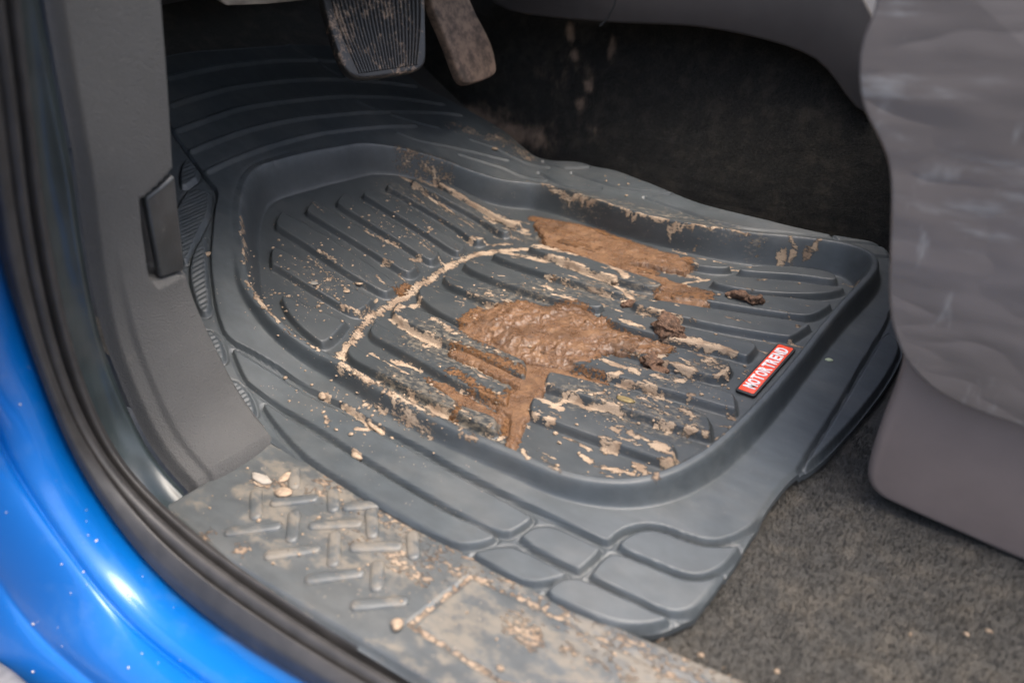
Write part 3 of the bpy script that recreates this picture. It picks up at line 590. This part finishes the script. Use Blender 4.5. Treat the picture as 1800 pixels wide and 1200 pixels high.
# --- weather strip
EB = [(-46,-60),(-40,60),(-26,200),(-14,300),(0,430),(43,567),(83,677),(130,800),(173,870),(233,957),(320,1047),(430,1123),(573,1204),(700,1275),(900,1380)]
G1 = [(-30,-60),(-14,60),(8,200),(25,350),(45,460),(65,560),(85,633),(125,735),(170,808),(250,914),(333,993),(493,1104),(600,1170),(740,1250),(930,1350)]
G2 = [(5,-60),(20,60),(38,200),(53,350),(68,450),(92,560),(114,640),(150,735),(190,808),(272,897),(375,985),(540,1096),(640,1158),(760,1228),(950,1335)]
LP = [(20,-60),(32,60),(50,200),(70,350),(90,450),(112,560),(135,640),(170,735),(208,808),(285,893),(395,982),(560,1085),(660,1144),(780,1215),(960,1320)]
def run_on(P):
    d = P[0]-P[3]; d /= np.linalg.norm(d)
    return np.vstack([[P[0]+d*.03*k for k in range(9, 0, -1)], P, [P[-1]+np.array([.04*k, 0, 0]) for k in range(1, 7)]])
def ext(P): return gauss(P, 3, False)
eb, g1, g2, lp = ext(line3(EB, -.412)), ext(line3(G1, -.400)), ext(line3(G2, -.387)), ext(line3(LP, -.375))
lp_seen = lp; sn0 = perp(lp)
eb, g1, g2, lp = [gauss(run_on(P), 2, False) for P in (eb, g1, g2, lp)]
sn = perp(lp)
def lofts(a, b, n, prof):
    t = np.linspace(0, 1, n); P = a[:,None,:]*(1-t)[None,:,None]+b[:,None,:]*t[None,:,None]
    return P+sn[:,None,:]*np.array([prof(v) for v in t])[None,:,None]
seal = empty('door_seal', (0, -.39, 0)); tag(seal, 'black ribbed rubber weather seal around the door opening', 'door seal')
link('outer_flap', gridmesh(lofts(eb, g1, 12, lambda v: .003*math.sin(math.pi*v)**.5-.006*(1-min(1, v*6))-.007*max(0, v*8-7))), M['seal'], seal)
link('bead', gridmesh(lofts(g1, g2, 14, lambda v: -.007+.010*math.sin(math.pi*v)**.6)), M['seal'], seal)
link('inner_lip', gridmesh(lofts(g2, lp, 14, lambda v: -.007*(1-min(1, v*4))+.006*math.sin(math.pi*min(1, v*.9))**.6-.006*max(0, v*5-4))), M['seal'], seal)
# --- dark jamb channel between the seal and the trim
jo = lp; ji = resample(np.vstack([ko, np.array([[ko[-1,0]+.006, -.350, -.002]])]), NS)
jt = np.linspace(0, 1, 16)
nj = int(NS*.62); jo2 = resample(lp_seen[:nj], NS)
jp = (jo2-sn0*.006)[:,None,:]*(1-jt)[None,:,None]+(ji-np.array([0,.004,0]))[:,None,:]*jt[None,:,None]
jp = jp-perp(ji)[:,None,:]*(.006*np.sin(math.pi*jt)+.007*smooth(.8, 1, jt))[None,:,None]
# --- blue body
C1 = [(-62,400),(-45,600),(-20,730),(10,800),(60,877),(110,950),(160,1020),(210,1080),(290,1150),(400,1230),(600,1340),(800,1440)]
C2 = [(-190,500),(-110,800),(-50,940),(0,1017),(43,1083),(100,1143),(170,1198),(280,1290),(420,1390),(600,1500)]
eb_full = line3(EB[3:], -.412)
c1, c2 = line3(C1, -.446), line3(C2, -.478)
eb_full, c1, c2 = [gauss(run_on(P), 2, False) for P in (eb_full, c1, c2)]
car = empty('car', (0, -.42, -.2)); tag(car, 'glossy blue painted car body around the open front door', 'car')
def bl(prof):
    ctl = [eb_full-perp(eb_full)*.004, eb_full-perp(eb_full)*.016+np.array([0,-.006,0]), None, c1, None, c2]
    return ctl
pe = perp(eb_full)
a0 = eb_full-pe*.022+np.array([0,.014,0]); a1 = eb_full-pe*.011+np.array([0,-.002,0])
pc1 = perp(c1); pc2 = perp(c2)
m1 = a1*.5+c1*.5+pe*.008; m2 = c1*.5+c2*.5+pc1*.012
e1 = c2-pc2*.035+np.array([0,-.020,0]); e2 = c2-pc2*.10+np.array([0,-.035,0]); e3 = c2-pc2*.30+np.array([0,-.03,0])
rows = [a0, a1, a1*.8+c1*.2+pe*.004, m1, c1*.88+m1*.12+pc1*.003, c1-pc1*.0065, c1*.88+m2*.12+pc1*.003, m2, c2*.88+m2*.12+pc2*.003, c2-pc2*.008, c2*.8+e1*.2+pc2*.003, e1, e2, e3]
rows = np.stack([gauss(r, 3, False) for r in rows], 1)
me = gridmesh(rows)
bo = link('body_panel', me, M['paint'], car)
sb = bo.modifiers.new('smooth', 'SUBSURF'); sb.levels = 2; sb.render_levels = 2
link('jamb_channel', gridmesh(jp), M['jamb'], car)
stp = [uy(q, -.500) for q in ((-120,1075),(-10,1150),(22,1172),(60,1205),(140,1262),(240,1330),(60,1420),(-120,1300))]
link('side_step', prism(stp, (0,-.06,0), .006), M['step'], car)
# --- scuff plate on the sill
PZ = .004
plate = empty('sill_plate', (0, -.335, 0)); tag(plate, 'dirty grey plastic scuff plate with raised tread pattern on the sill', 'scuff plate')
pp = np.array([uz(q, PZ)[:2] for q in ((283,890),(340,857),(400,822),(450,790),(483,770),(700,905),(950,1035),(1200,1147),(1333,1202))])
pp = np.vstack([pp, [[.60,-.285],[.60,-.384]], [uz(q, PZ)[:2] for q in ((750,1200),(600,1107),(400,987))]])
px_, py_ = np.meshgrid(np.arange(-.16, .605, .0016), np.arange(-.392, -.262, .0016), indexing='ij')
dpl = sdf(gauss(resample(pp, 600, True), 1.2), px_, py_)
line_px = [[(1333,1255),(1200,1195),(1000,1092),(830,1011),(720,1096),(880,1195),(1000,1260)]]
dl_ = np.minimum.reduce([dline(np.array([uz(q, PZ)[:2] for q in l]), px_, py_) for l in line_px])
zpl = PZ-.006*smooth(-.003, .0015, dpl)+.0006*(fbm(px_, py_, 20, 3, 4)-.5)-.0012*smooth(.0028, .0012, dl_)
kq = (dpl[:-1,:-1]+dpl[1:,:-1]+dpl[1:,1:]+dpl[:-1,1:])/4 < .0016
us = np.zeros(px_.shape, bool)
for a in (slice(None,-1), slice(1,None)):
    for b_ in (slice(None,-1), slice(1,None)): us[a, b_] |= kq
ii = np.full(px_.shape, -1); ii[us] = np.arange(us.sum())
Qp = np.stack([ii[:-1,:-1][kq], ii[1:,:-1][kq], ii[1:,1:][kq], ii[:-1,1:][kq]], 1)
me = fastmesh(np.stack([px_[us], py_[us], zpl[us]], 1), Qp)
def pstroke(lst):
    d = np.zeros(us.sum())
    for r, val, pts in lst:
        P = np.array([uz(q, PZ)[:2] for q in (pts if len(pts) > 1 else pts*2)]); d = np.maximum(d, val*smooth(r*1.6, r*.3, dline(P, px_[us], py_[us], r*2)))
    return d
pdry = .84*np.maximum(.64*smooth(.0034, .0014, dl_[us]), pstroke([(.010,.62,[(455,845),(500,850)]),(.012,.66,[(905,1085),(935,1120)]),(.012,.5,[(600,930),(650,960)]),(.008,.66,[(360,945),(365,940)]),(.018,.52,[(560,850),(900,1010)]),(.014,.5,[(700,960),(800,1000)]),(.02,.46,[(950,1060),(1300,1200)]),(.008,.6,[(690,985),(745,1020)]),(.010,.5,[(1000,1140),(1100,1180)]),(.008,.58,[(420,960),(430,965)])]))
pfilm = pstroke([(.07,.60,[(520,860),(700,960),(900,1060)]),(.06,.62,[(800,1120),(1250,1220)]),(.05,.45,[(400,900),(600,1050)])])
for a, v in (('dry_mud', pdry), ('film', pfilm), ('damp_dark', pfilm*.5), ('wet_mud', pdry*0), ('speck', pdry*0+.8)): attr(me, a, v)
link('plate', me, M['plate'], plate)
BARS = [((500,615),(820,575)),((780,780),(1095,735)),((1070,945),(1400,905)),((1390,1130),(1710,1100)),((820,410),(1080,380)),((1090,570),(1390,555)),((1380,725),(1670,715)),((1560,420),(1330,440)),
 ((680,340),(680,500)),((950,490),(935,660)),((1235,640),(1225,830)),((1535,850),(1528,1000)),((1220,340),(1225,450)),((1490,480),(1500,630)),((1780,640),(1790,780)),((950,190),(950,290))]
def capsule(a, b, r, h, n=8):
    d = b-a; L = np.linalg.norm(d); d /= L; e = np.array([-d[1], d[0]])
    rings = []
    for k, (rr, zz) in enumerate(((r, -.0012), (r*.92, h*.45), (r*.66, h*.85), (r*.3, h))):
        ring = []
        for c, a0 in ((b, -90), (a, 90)):
            for j in range(n+1):
                an = math.radians(a0+180*j/n); ring.append(np.r_[c+rr*(math.cos(an)*d+math.sin(an)*e)*np.array([1,1]), zz])
        rings.append(ring)
    P = np.array(rings); P[...,2] += PZ
    m = P.shape[1]; Vv = P.reshape(-1, 3); Fc = []
    for k in range(len(rings)-1):
        for j in range(m): Fc.append([k*m+j, k*m+(j+1) % m, (k+1)*m+(j+1) % m, (k+1)*m+j])
    Fc.append([(len(rings)-1)*m+j for j in range(m)])
    return mesh(Vv, Fc)
for a, b in BARS:
    a3, b3 = [uz((280+q[0]/4, 780+q[1]/4), PZ+.001)[:2] for q in (a, b)]
    me = capsule(a3, b3, .0052, .0025)
    for nme in ('dry_mud', 'film', 'damp_dark', 'wet_mud', 'speck'): attr(me, nme, np.full(len(me.vertices), .6 if nme == 'film' else .10 if nme == 'dry_mud' else 0))
    link('tread_bar', me, M['plate'], plate)
# =================================================================== CARPETED FLOOR PAN (setting)
fx, fy = np.meshgrid(np.linspace(-1.0, 1.3, 380), np.linspace(-.30, .52, 150), indexing='ij')
def tunnel_y(x): return np.interp(x, [-1.0,-.45,-.30,-.12,.0,.10,.25,.6,1.3], [.50,.43,.400,.375,.352,.338,.330,.330,.330])
fz = base(fx, fy)-.010+.003*(fbm(fx, fy, 16, 3, 71)-.5)+.0016*(fbm(fx, fy, 120, 3, 75)-.5)
floor = link('floor', gridmesh(np.stack([fx, fy, fz], -1)), M['floor']); tag(floor, 'dusty grey carpet of the car floor', kind='structure')
nf = 60000; rx, ry = rng.uniform(.12, .62, nf), rng.uniform(-.287, .02, nf); rz = base(rx, ry)-.012+.003*(fbm(rx, ry, 16, 3, 71)-.5)
ok = sdf(out, rx, ry) > -.02; rx, ry, rz = rx[ok], ry[ok], rz[ok]; nf = len(rx)
an, ln, lean = rng.uniform(0, 6.283, nf), rng.uniform(.004, .0085, nf), rng.uniform(.1, .9, nf); ax_, ay_ = np.cos(an), np.sin(an); wf = .0006
P0 = np.stack([rx-ay_*wf, ry+ax_*wf, rz], 1); P1 = np.stack([rx+ay_*wf, ry-ax_*wf, rz], 1); P2 = np.stack([rx+ax_*ln*lean, ry+ay_*ln*lean, rz+ln*np.sqrt(1-lean**2*.8)], 1)
me = bpy.data.meshes.new('carpet_pile'); me.vertices.add(3*nf); me.vertices.foreach_set('co', np.stack([P0, P1, P2], 1).astype(np.float32).ravel())
me.loops.add(3*nf); me.loops.foreach_set('vertex_index', np.arange(3*nf, dtype=np.int32)); me.polygons.add(nf); me.polygons.foreach_set('loop_start', np.arange(0, 3*nf, 3, dtype=np.int32)); me.update(calc_edges=True)
tag(link('carpet_pile', me, M['floor'], floor), kind='stuff')
tx, tt = np.meshgrid(np.linspace(-1.0, 1.3, 460), np.linspace(0, 1, 110), indexing='ij')
ty = tunnel_y(tx)+.012; tb = base(tx, ty)
hz = tt*.27
tp = np.stack([tx, ty+.05*tt+.05*tt**3+.004*(fbm(tx, tt, 9, 3, 81)-.5)+.0016*(fbm(tx*100, tt*42, 1.3, 3, 85)-.5), np.maximum(tb-.02, 0)*(1-tt)+hz+tb*tt*.3-.02*(1-tt)], -1)
me = gridmesh(tp); ppx = proj(tp).reshape(-1, 2)
def blob(lst): 
    d = np.zeros(len(ppx))
    for cx, cy, rx, ry, v in lst: d = np.maximum(d, v*np.exp(-((ppx[:,0]-cx)/rx)**2-((ppx[:,1]-cy)/ry)**2))
    return d*(.35+1.3*(fbm(ppx[:,0], ppx[:,1], .06, 4, 91)))
attr(me, 'dry_mud', blob([(1003,60,9,26,.75),(1010,95,10,16,.8),(1035,145,14,40,.6),(1076,85,10,26,.6),(1020,180,12,26,.55),(825,208,75,26,.95),(885,240,65,32,.9),(945,245,45,30,.6),(980,130,80,70,.30),(780,180,40,20,.5),(1040,230,60,40,.3),(1400,310,120,60,.10)]))
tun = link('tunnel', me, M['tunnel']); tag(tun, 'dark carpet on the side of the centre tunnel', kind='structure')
# centre console side trim over the tunnel carpet
TR = [(840,-24),(880,20),(960,32),(1080,42),(1200,46),(1250,52),(1300,61),(1360,76),(1405,91),(1440,110),(1462,135),(1482,165),(1500,188),(1520,205),(1545,200),(1560,80),(1536,30),(1515,-10),(1508,-24)]
tr = [uy(q, .372) for q in resample(chaikin(TR, 1), 60, True)]
con = empty('console_trim', (0, .38, .2)); tag(con, 'dark plastic side trim of the centre console above tunnel carpet', 'console trim')
link('side_panel', prism(tr, (0,.10,0), .004), M['dash'], con)
sl_ = [uy(q, .3715) for q in ((1052,46),(1068,30),(1078,10),(1085,-20),(1088,-20),(1081,10),(1071,31),(1056,47))]
link('panel_seam', prism(sl_, (0,.004,0)), M['black'], con)
# =================================================================== PEDALS
def pedal(name, outline, x, tilt, thick, mat_):
    """outline in photo pixels on a plane through x that leans by tilt; returns plane functions"""
    c = ux(np.mean(outline, 0), x); nrm = np.array([math.cos(tilt), -.10, math.sin(tilt)]); nrm /= np.linalg.norm(nrm)
    on = lambda q: (lambda v: CAM+v*((c-CAM)@nrm)/(v@nrm))(ray(q))
    return c, nrm, on
t = NT('pedal_rubber'); dm = t.ramp(t.math('ADD', t.math('MULTIPLY', t.noise(26, 6, .7), .6), t.math('MULTIPLY', t.noise(160, 4, .7), .4)), .50, .62)
M['pedal'] = t.done(t.mix(dm, (.016, .015, .0145), (.30, .215, .155)), t.mixf(dm, .45, .85), t.bump(t.noise(700, 3), .0003))
t = NT('pedal_dirty'); dm = t.ramp(t.noise(60, 6, .7), .34, .66)
M['pedal_dirty'] = t.done(t.mix(dm, (.065, .046, .035), (.21, .142, .10)), .8, t.bump(t.noise(500, 4), .0004))
BP = [(556,-50),(575,30),(597,100),(610,125),(628,138),(660,137),(720,127),(738,123),(748,112),(750,95),(749,40),(746,-50)]
c, nb, on = pedal('brake', BP, -.30, .45, .01, None)
bpd = empty('brake_pedal', tuple(c)); tag(bpd, 'wide black ribbed rubber brake pedal caked with dried dirt', 'pedal')
poly = [on(q) for q in chaikin(BP, 1)]
pad_ = link('pedal_pad', prism(poly, -nb*.012, .003), M['pedal'], bpd)
# grooves and ridges of the pad: each ridge a bar of its own on the face
BL_ = [(575,-40),(583,20),(602,90),(622,122)]; BR_ = [(742,-40),(744,20),(744,80),(736,112)]
for k in range(23):
    f = .03+.94*k/22; pa = (1-f)*np.array([566,-48])+f*np.array([741,-48]); pb = (1-f)*np.array([629,130])+f*np.array([735,114]); pm = (1-f)*np.array([588,40])+f*np.array([744,40])
    pts = chaikin([pa, pm, pb], 2, False); wdt = 1.9
    L = [on((q[0]-wdt, q[1])) for q in pts]; Rr = [on((q[0]+wdt, q[1])) for q in pts]; T = [on(q)+nb*.0024 for q in pts]
    P = np.stack([np.array(L)-nb*.0005, np.array(T)*.75+np.array(L)*.25+nb*.0007, np.array(T), np.array(T)*.75+np.array(Rr)*.25+nb*.0007, np.array(Rr)-nb*.0005], 1)
    link('ridge', gridmesh(P), M['pedal'], pad_)
arm = [on((640,-60))-nb*.015, on((690,-60))-nb*.015, on((690,60))-nb*.012, on((640,60))-nb*.012]
link('pedal_arm', prism([arm[0]+np.array([-.02,0,.12]), arm[1]+np.array([-.02,0,.12]), arm[2], arm[3]], -nb*.012, .002), M['black'], bpd)
AP = [(748,-40),(760,15),(785,70),(803,120),(812,142),(826,149),(862,137),(873,128),(874,118),(868,85),(852,50),(836,22),(812,-40)]
c, na, on2 = pedal('acc', AP, -.32, .35, .01, None)
acc = empty('accelerator_pedal', tuple(c)); tag(acc, 'narrow dusty brown accelerator pedal right of the brake', 'pedal')
link('pedal_pad', prism([on2(q) for q in chaikin(AP, 1)], -na*.016, .0035), M['pedal_dirty'], acc)
aa = [on2((770,-40)), on2((800,-40)), on2((825,60)), on2((800,60))]
link('pedal_arm', prism([aa[0]+np.array([-.03,0,.10]), aa[1]+np.array([-.03,0,.10]), aa[2]-na*.016, aa[3]-na*.016], -na*.012, .002), M['black'], acc)
# =================================================================== SEAT
seat = empty('car_seat', (.42, .15, 0)); tag(seat, 'worn grey car seat edge beside the floor mat', 'seat')
SY = -.10
CU = [(1560,-150),(1540,0),(1530,35),(1512,75),(1507,125),(1514,190),(1545,245),(1566,300),(1564,420),(1560,540),(1575,600),(1598,645),(1650,695),(1720,725),(1800,752),(1950,800)]
prof = [uy(q, SY) for q in chaikin(CU, 2, False)]
prof = [p for p in prof]+[np.array([.62,SY,.10]), np.array([.62,SY,.46])]
link('cushion', bevel(prism([p+np.array([0,.0,0]) for p in prof], (0,.50,0)), .014, 4, .6), M['seat'], seat)
BS = [(1590,600),(1580,660),(1545,750),(1524,815),(1522,845),(1535,868),(1562,886),(1800,991),(1950,1055)]
pb_ = [uy(q, SY+.015) for q in chaikin(BS, 1, False)]
pb_ = pb_+[np.array([.62,SY+.015,.0]), np.array([.62,SY+.015,.14])]
link('base_cover', bevel(prism(pb_, (0,.42,0)), .012, 4, .6), M['seat_base'], seat)
# =================================================================== DASHBOARD, ROOF, far side of the cabin
dsh = empty('dashboard', (-.3, .3, .4)); tag(dsh, 'dark underside of the dashboard above the pedals', 'dashboard')
dp_ = [(-.95,.40),(-.60,.31),(-.46,.300),(-.41,.315),(-.34,.36),(-.22,.385),(-.13,.42),(-.12,.62),(-.20,.70),(-.95,.72)]  # unseen rear overhang shaped to shade the front of the footwell
link('lower_panel', prism([np.array([a, -.33, b]) for a, b in dp_], (0,1.6,0), .012), M['dash'], dsh)
cb = [ux(q, -.40) for q in ((385,-40),(388,3),(400,12),(470,9),(540,2),(560,-6),(560,-40))]
link('column_bracket', prism(cb, (-.03,0,.01), .003), M['metal'], dsh)
# ground outside the car
gm = simple('asphalt', (.04,.039,.037), .9, .004, 60)
ground = link('ground', mesh([(-60,-60,-.55),(60,-60,-.55),(60,60,-.55),(-60,60,-.55)], [(0,1,2,3)]), gm); tag(ground, 'grey asphalt under the car', kind='structure')
# =================================================================== LOOSE BITS lying about
bpy.context.view_layer.update()
def bvh_of(obs):
    Vv, Pp = [], []
    dg = bpy.context.evaluated_depsgraph_get()
    for o in obs:
        me = o.evaluated_get(dg).to_mesh(); k = len(Vv); mw = o.matrix_world
        Vv += [mw @ v.co for v in me.vertices]; Pp += [[k+i for i in p.vertices] for p in me.polygons]
    return BVHTree.FromPolygons(Vv, Pp)
tree_plate = bvh_of([o for o in plate.children]+[floor, tun, kick.children[0]])
tree_body = bvh_of([bo])
def hit(tree, q):
    loc, n, i, d = tree.ray_cast(Vector(CAM), Vector(ray(q))); return loc, n
def bit(name, q, r, stretch, mat_, label, cat, group=None, seed=1, rot=0., rough=.35, sub_=2, where='mat', lift=.5):
    loc = Vector(hit_mat(q)) if where == 'mat' else hit(tree_plate if where == 'plate' else tree_body, q)[0]
    o = link(name, lump(r, seed, stretch, sub_, rough), mat_); o.location = loc+Vector((0,0,r*stretch[2]*lift)); o.rotation_euler = (0,0,rot)
    return tag(o, label, cat, group or ('clods of wet mud on the mat' if name == 'mud_clod' else 'flakes of dried dirt lying about'))
bit('mud_clod', (1180,583), .0098, (1.15,1,.75), M['clod'], 'crumbly round brown mud clod right of the wet mud heap', 'mud clod', seed=3, rough=.8, sub_=4)
bit('mud_clod', (1146,641), .0085, (1.3,1,.65), M['clod'], 'small crumbled mud clod between two ribs below the heap', 'mud clod', seed=5, rough=.85, sub_=4)
# elongated clod: three joined lumps
bm = bmesh.new()
for (dx, dy, r, sd) in ((-.0125,.0035,.0048,1),(-.004,.001,.0066,2),(.004,-.001,.0058,5),(.0115,-.003,.0074,4)):
    l = lump(r, sd, (1.25,1,.8), 3, .7); 
    for v in l.vertices: v.co += Vector((dx, dy, r*.4))
    bm.from_mesh(l)
me = bpy.data.meshes.new('mud_clod'); bm.to_mesh(me); bm.free(); me.polygons.foreach_set('use_smooth', np.ones(len(me.polygons), bool))
o = link('mud_clod', me, M['clod']); o.location = Vector(hit_mat((1307,527))); o.rotation_euler = (0, 0, .12); tag(o, 'long twisted crumb of mud lying on the clean rear ribs', 'mud clod', 'clods of wet mud on the mat')
bit('mud_clod', (1103,537), .0062, (1.1,1,.7), M['clod'], 'small dark mud ball between the heap and the far smear', 'mud clod', seed=8, rough=.6, sub_=3)
bit('dirt_flake', (551,498), .0052, (1.2,.8,.14), M['plate'] and simple('grey_flake', (.20,.185,.16), .8), 'flat grey oval flake on the ribs of the tray front', 'flake', seed=11, rough=.1, lift=.8)
bit('dirt_flake', (631,498), .0046, (1.2,.85,.16), M['dirt'], 'flat tan oval flake, right of the grey oval one', 'flake', seed=12, rough=.12, lift=.8)
bit('dirt_flake', (608,512), .0042, (1.2,.9,.2), M['dirt'], 'flat tan flake between the two oval flakes, slightly lower', 'flake', seed=13, rough=.2, lift=.8)
bit('dirt_flake', (661,529), .0045, (.6,1.2,.16), M['dirt'], 'pointed tan flake standing near the muddy channel', 'flake', seed=14, rough=.2, lift=.8, rot=.6)
bit('dirt_flake', (1100,703), .0060, (1.5,.65,.12), M['leaf'], 'olive leaf-like flake on a rib near the badge side', 'flake', seed=15, rough=.15, lift=.8)
bit('dirt_flake', (869,262), .0058, (1.5,.7,.3), M['dirt'], 'pinkish crumb on the shaded far border of the mat', 'flake', seed=16, rough=.3, lift=.6, rot=-.5)
bit('dirt_flake', (628,801), .0050, (1.2,.8,.4), M['dirt'], 'tan crumb on the edge of the lowest long tread pad', 'flake', seed=17, rough=.5, lift=.6)
bit('dirt_flake', (569,699), .0042, (1,.9,.6), M['dirt'], 'tan crumb in the upper groove of the near border', 'flake', seed=18, rough=.4, lift=.6)
bit('dirt_flake', (664,754), .0066, (1.5,.6,.35), M['dirt'], 'broad tan scrap in the groove below the tray wall', 'flake', seed=19, rough=.5, lift=.5, rot=-.2)
bit('dirt_flake', (365,449), .0040, (.9,1,.6), M['dirt'], 'tan crumb beside the hatched pads at the kick panel', 'flake', seed=20, rough=.3, lift=.6)
bit('dirt_flake', (1081,497), .0040, (1,1,.8), M['dirt'], 'square tan crumb at the end of the far dried streak', 'flake', seed=21, rough=.3, lift=.6)
bit('dirt_flake', (502,866), .0072, (1.1,.9,.22), M['dirt'], 'large flat tan flake on the scuff plate', 'flake', seed=22, rough=.35, where='plate', lift=.8)
bit('dirt_flake', (502,840), .0056, (.7,1.1,.3), M['dirt'], 'tan flake just above the large one on the scuff plate', 'flake', seed=23, rough=.25, where='plate', lift=.7)
bit('dirt_flake', (460,842), .0074, (1.5,.6,.18), simple('pale_flake', (.28,.25,.21), .85), 'pale grey-tan scrap left of the flakes on scuff plate', 'flake', seed=24, rough=.22, where='plate', lift=.7)
bit('dirt_flake', (698,1101), .0044, (1,1,.8), M['dirt'], 'round tan crumb at the corner of the dust outline', 'flake', seed=25, rough=.3, where='plate', lift=.7)
bit('dirt_flake', (1155,1117), .0048, (1.2,.9,.6), M['dirt'], 'tan crumb beside the rounded corner of the mat', 'flake', seed=26, rough=.4, where='plate', lift=.7)
bit('dirt_flake', (1457,633), .0036, (1,.8,.25), simple('green_flake', (.32,.36,.24), .8), 'tiny pale green flake on the plain rear border', 'flake', seed=27, rough=.2, lift=.7)
# crumbs nobody could count, merged
def crumbs(name, places, mat_, parent=None, label=None):
    bm = bmesh.new()
    for loc, r in places:
        l = bmesh.ops.create_icosphere(bm, subdivisions=1, radius=r)['verts']; sx, sy, sz = random.uniform(.7,1.4), random.uniform(.7,1.3), random.uniform(.4,.8)
        for v in l: v.co = Vector((v.co.x*sx*random.uniform(.75,1.25), v.co.y*sy*random.uniform(.75,1.25), v.co.z*sz))+loc+Vector((0,0,r*.3))
    me = bpy.data.meshes.new(name); bm.to_mesh(me); bm.free(); me.polygons.foreach_set('use_smooth', np.ones(len(me.polygons), bool))
    o = link(name, me, mat_, parent); return tag(o, label, kind='stuff')
pl = []
ZN = [((560,480),70,60,140),((720,400),90,50,200),((560,520),60,50,120),((700,740),110,50,150),((640,690),50,35,60),((560,690),60,50,40),((900,560),200,90,260),((1130,720),130,60,150),((1150,820),110,25,40),((480,560),50,50,50),((1250,640),60,40,40),((950,300),90,30,40),((450,520),14,40,40),((1150,360),150,25,40),((1320,520),120,40,30)]
for (cx, cy), sx, sy, n in ZN:
    for _ in range(n):
        pl.append(unp((random.gauss(cx, sx*.6), random.gauss(cy, sy*.6)), .004))
pl = np.array(pl); pl = pl[sdf(out, pl[:,0], pl[:,1]) < -.004]; pl[:,2] = mat_eval(pl[:,0], pl[:,1])
pl = [(Vector(p), .0005+.0017*random.random()**3) for p in pl]
crumbs('dirt_crumbs', pl, M['dirt'], None, 'scattered tiny crumbs of dried dirt on the mat')
pl = []
for _ in range(150):
    q = (random.uniform(360,1330), 0); q = (q[0], 800+(q[0]-360)*.42+random.uniform(-20,130)); loc, n = hit(tree_plate, q)
    if loc and loc.z < .012: pl.append((loc, .0004+.0010*random.random()**3))
for q, r in (((1600,1115),.0026),((1698,1115),.0034),((1738,1110),.0034),((1365,1180),.003),((1232,1152),.004),((880,1175),.004),((1080,1150),.003),((560,910),.003),((455,915),.003),((480,990),.003)):
    loc, n = hit(tree_plate, q)
    if loc: pl.append((loc, r*.6))
crumbs('dirt_crumbs', pl, M['dirt'], None, 'tiny crumbs of dried dirt on the sill plate and carpet')
pl = []
for _ in range(75):
    q = (random.uniform(0,560), random.uniform(560,1200)); loc, n = hit(tree_body, q)
    if loc: pl.append((loc, .0004+.0010*random.random()**3))
o = crumbs('dust_specks', pl, simple('pale_dust', (.5,.45,.42), .9), car)
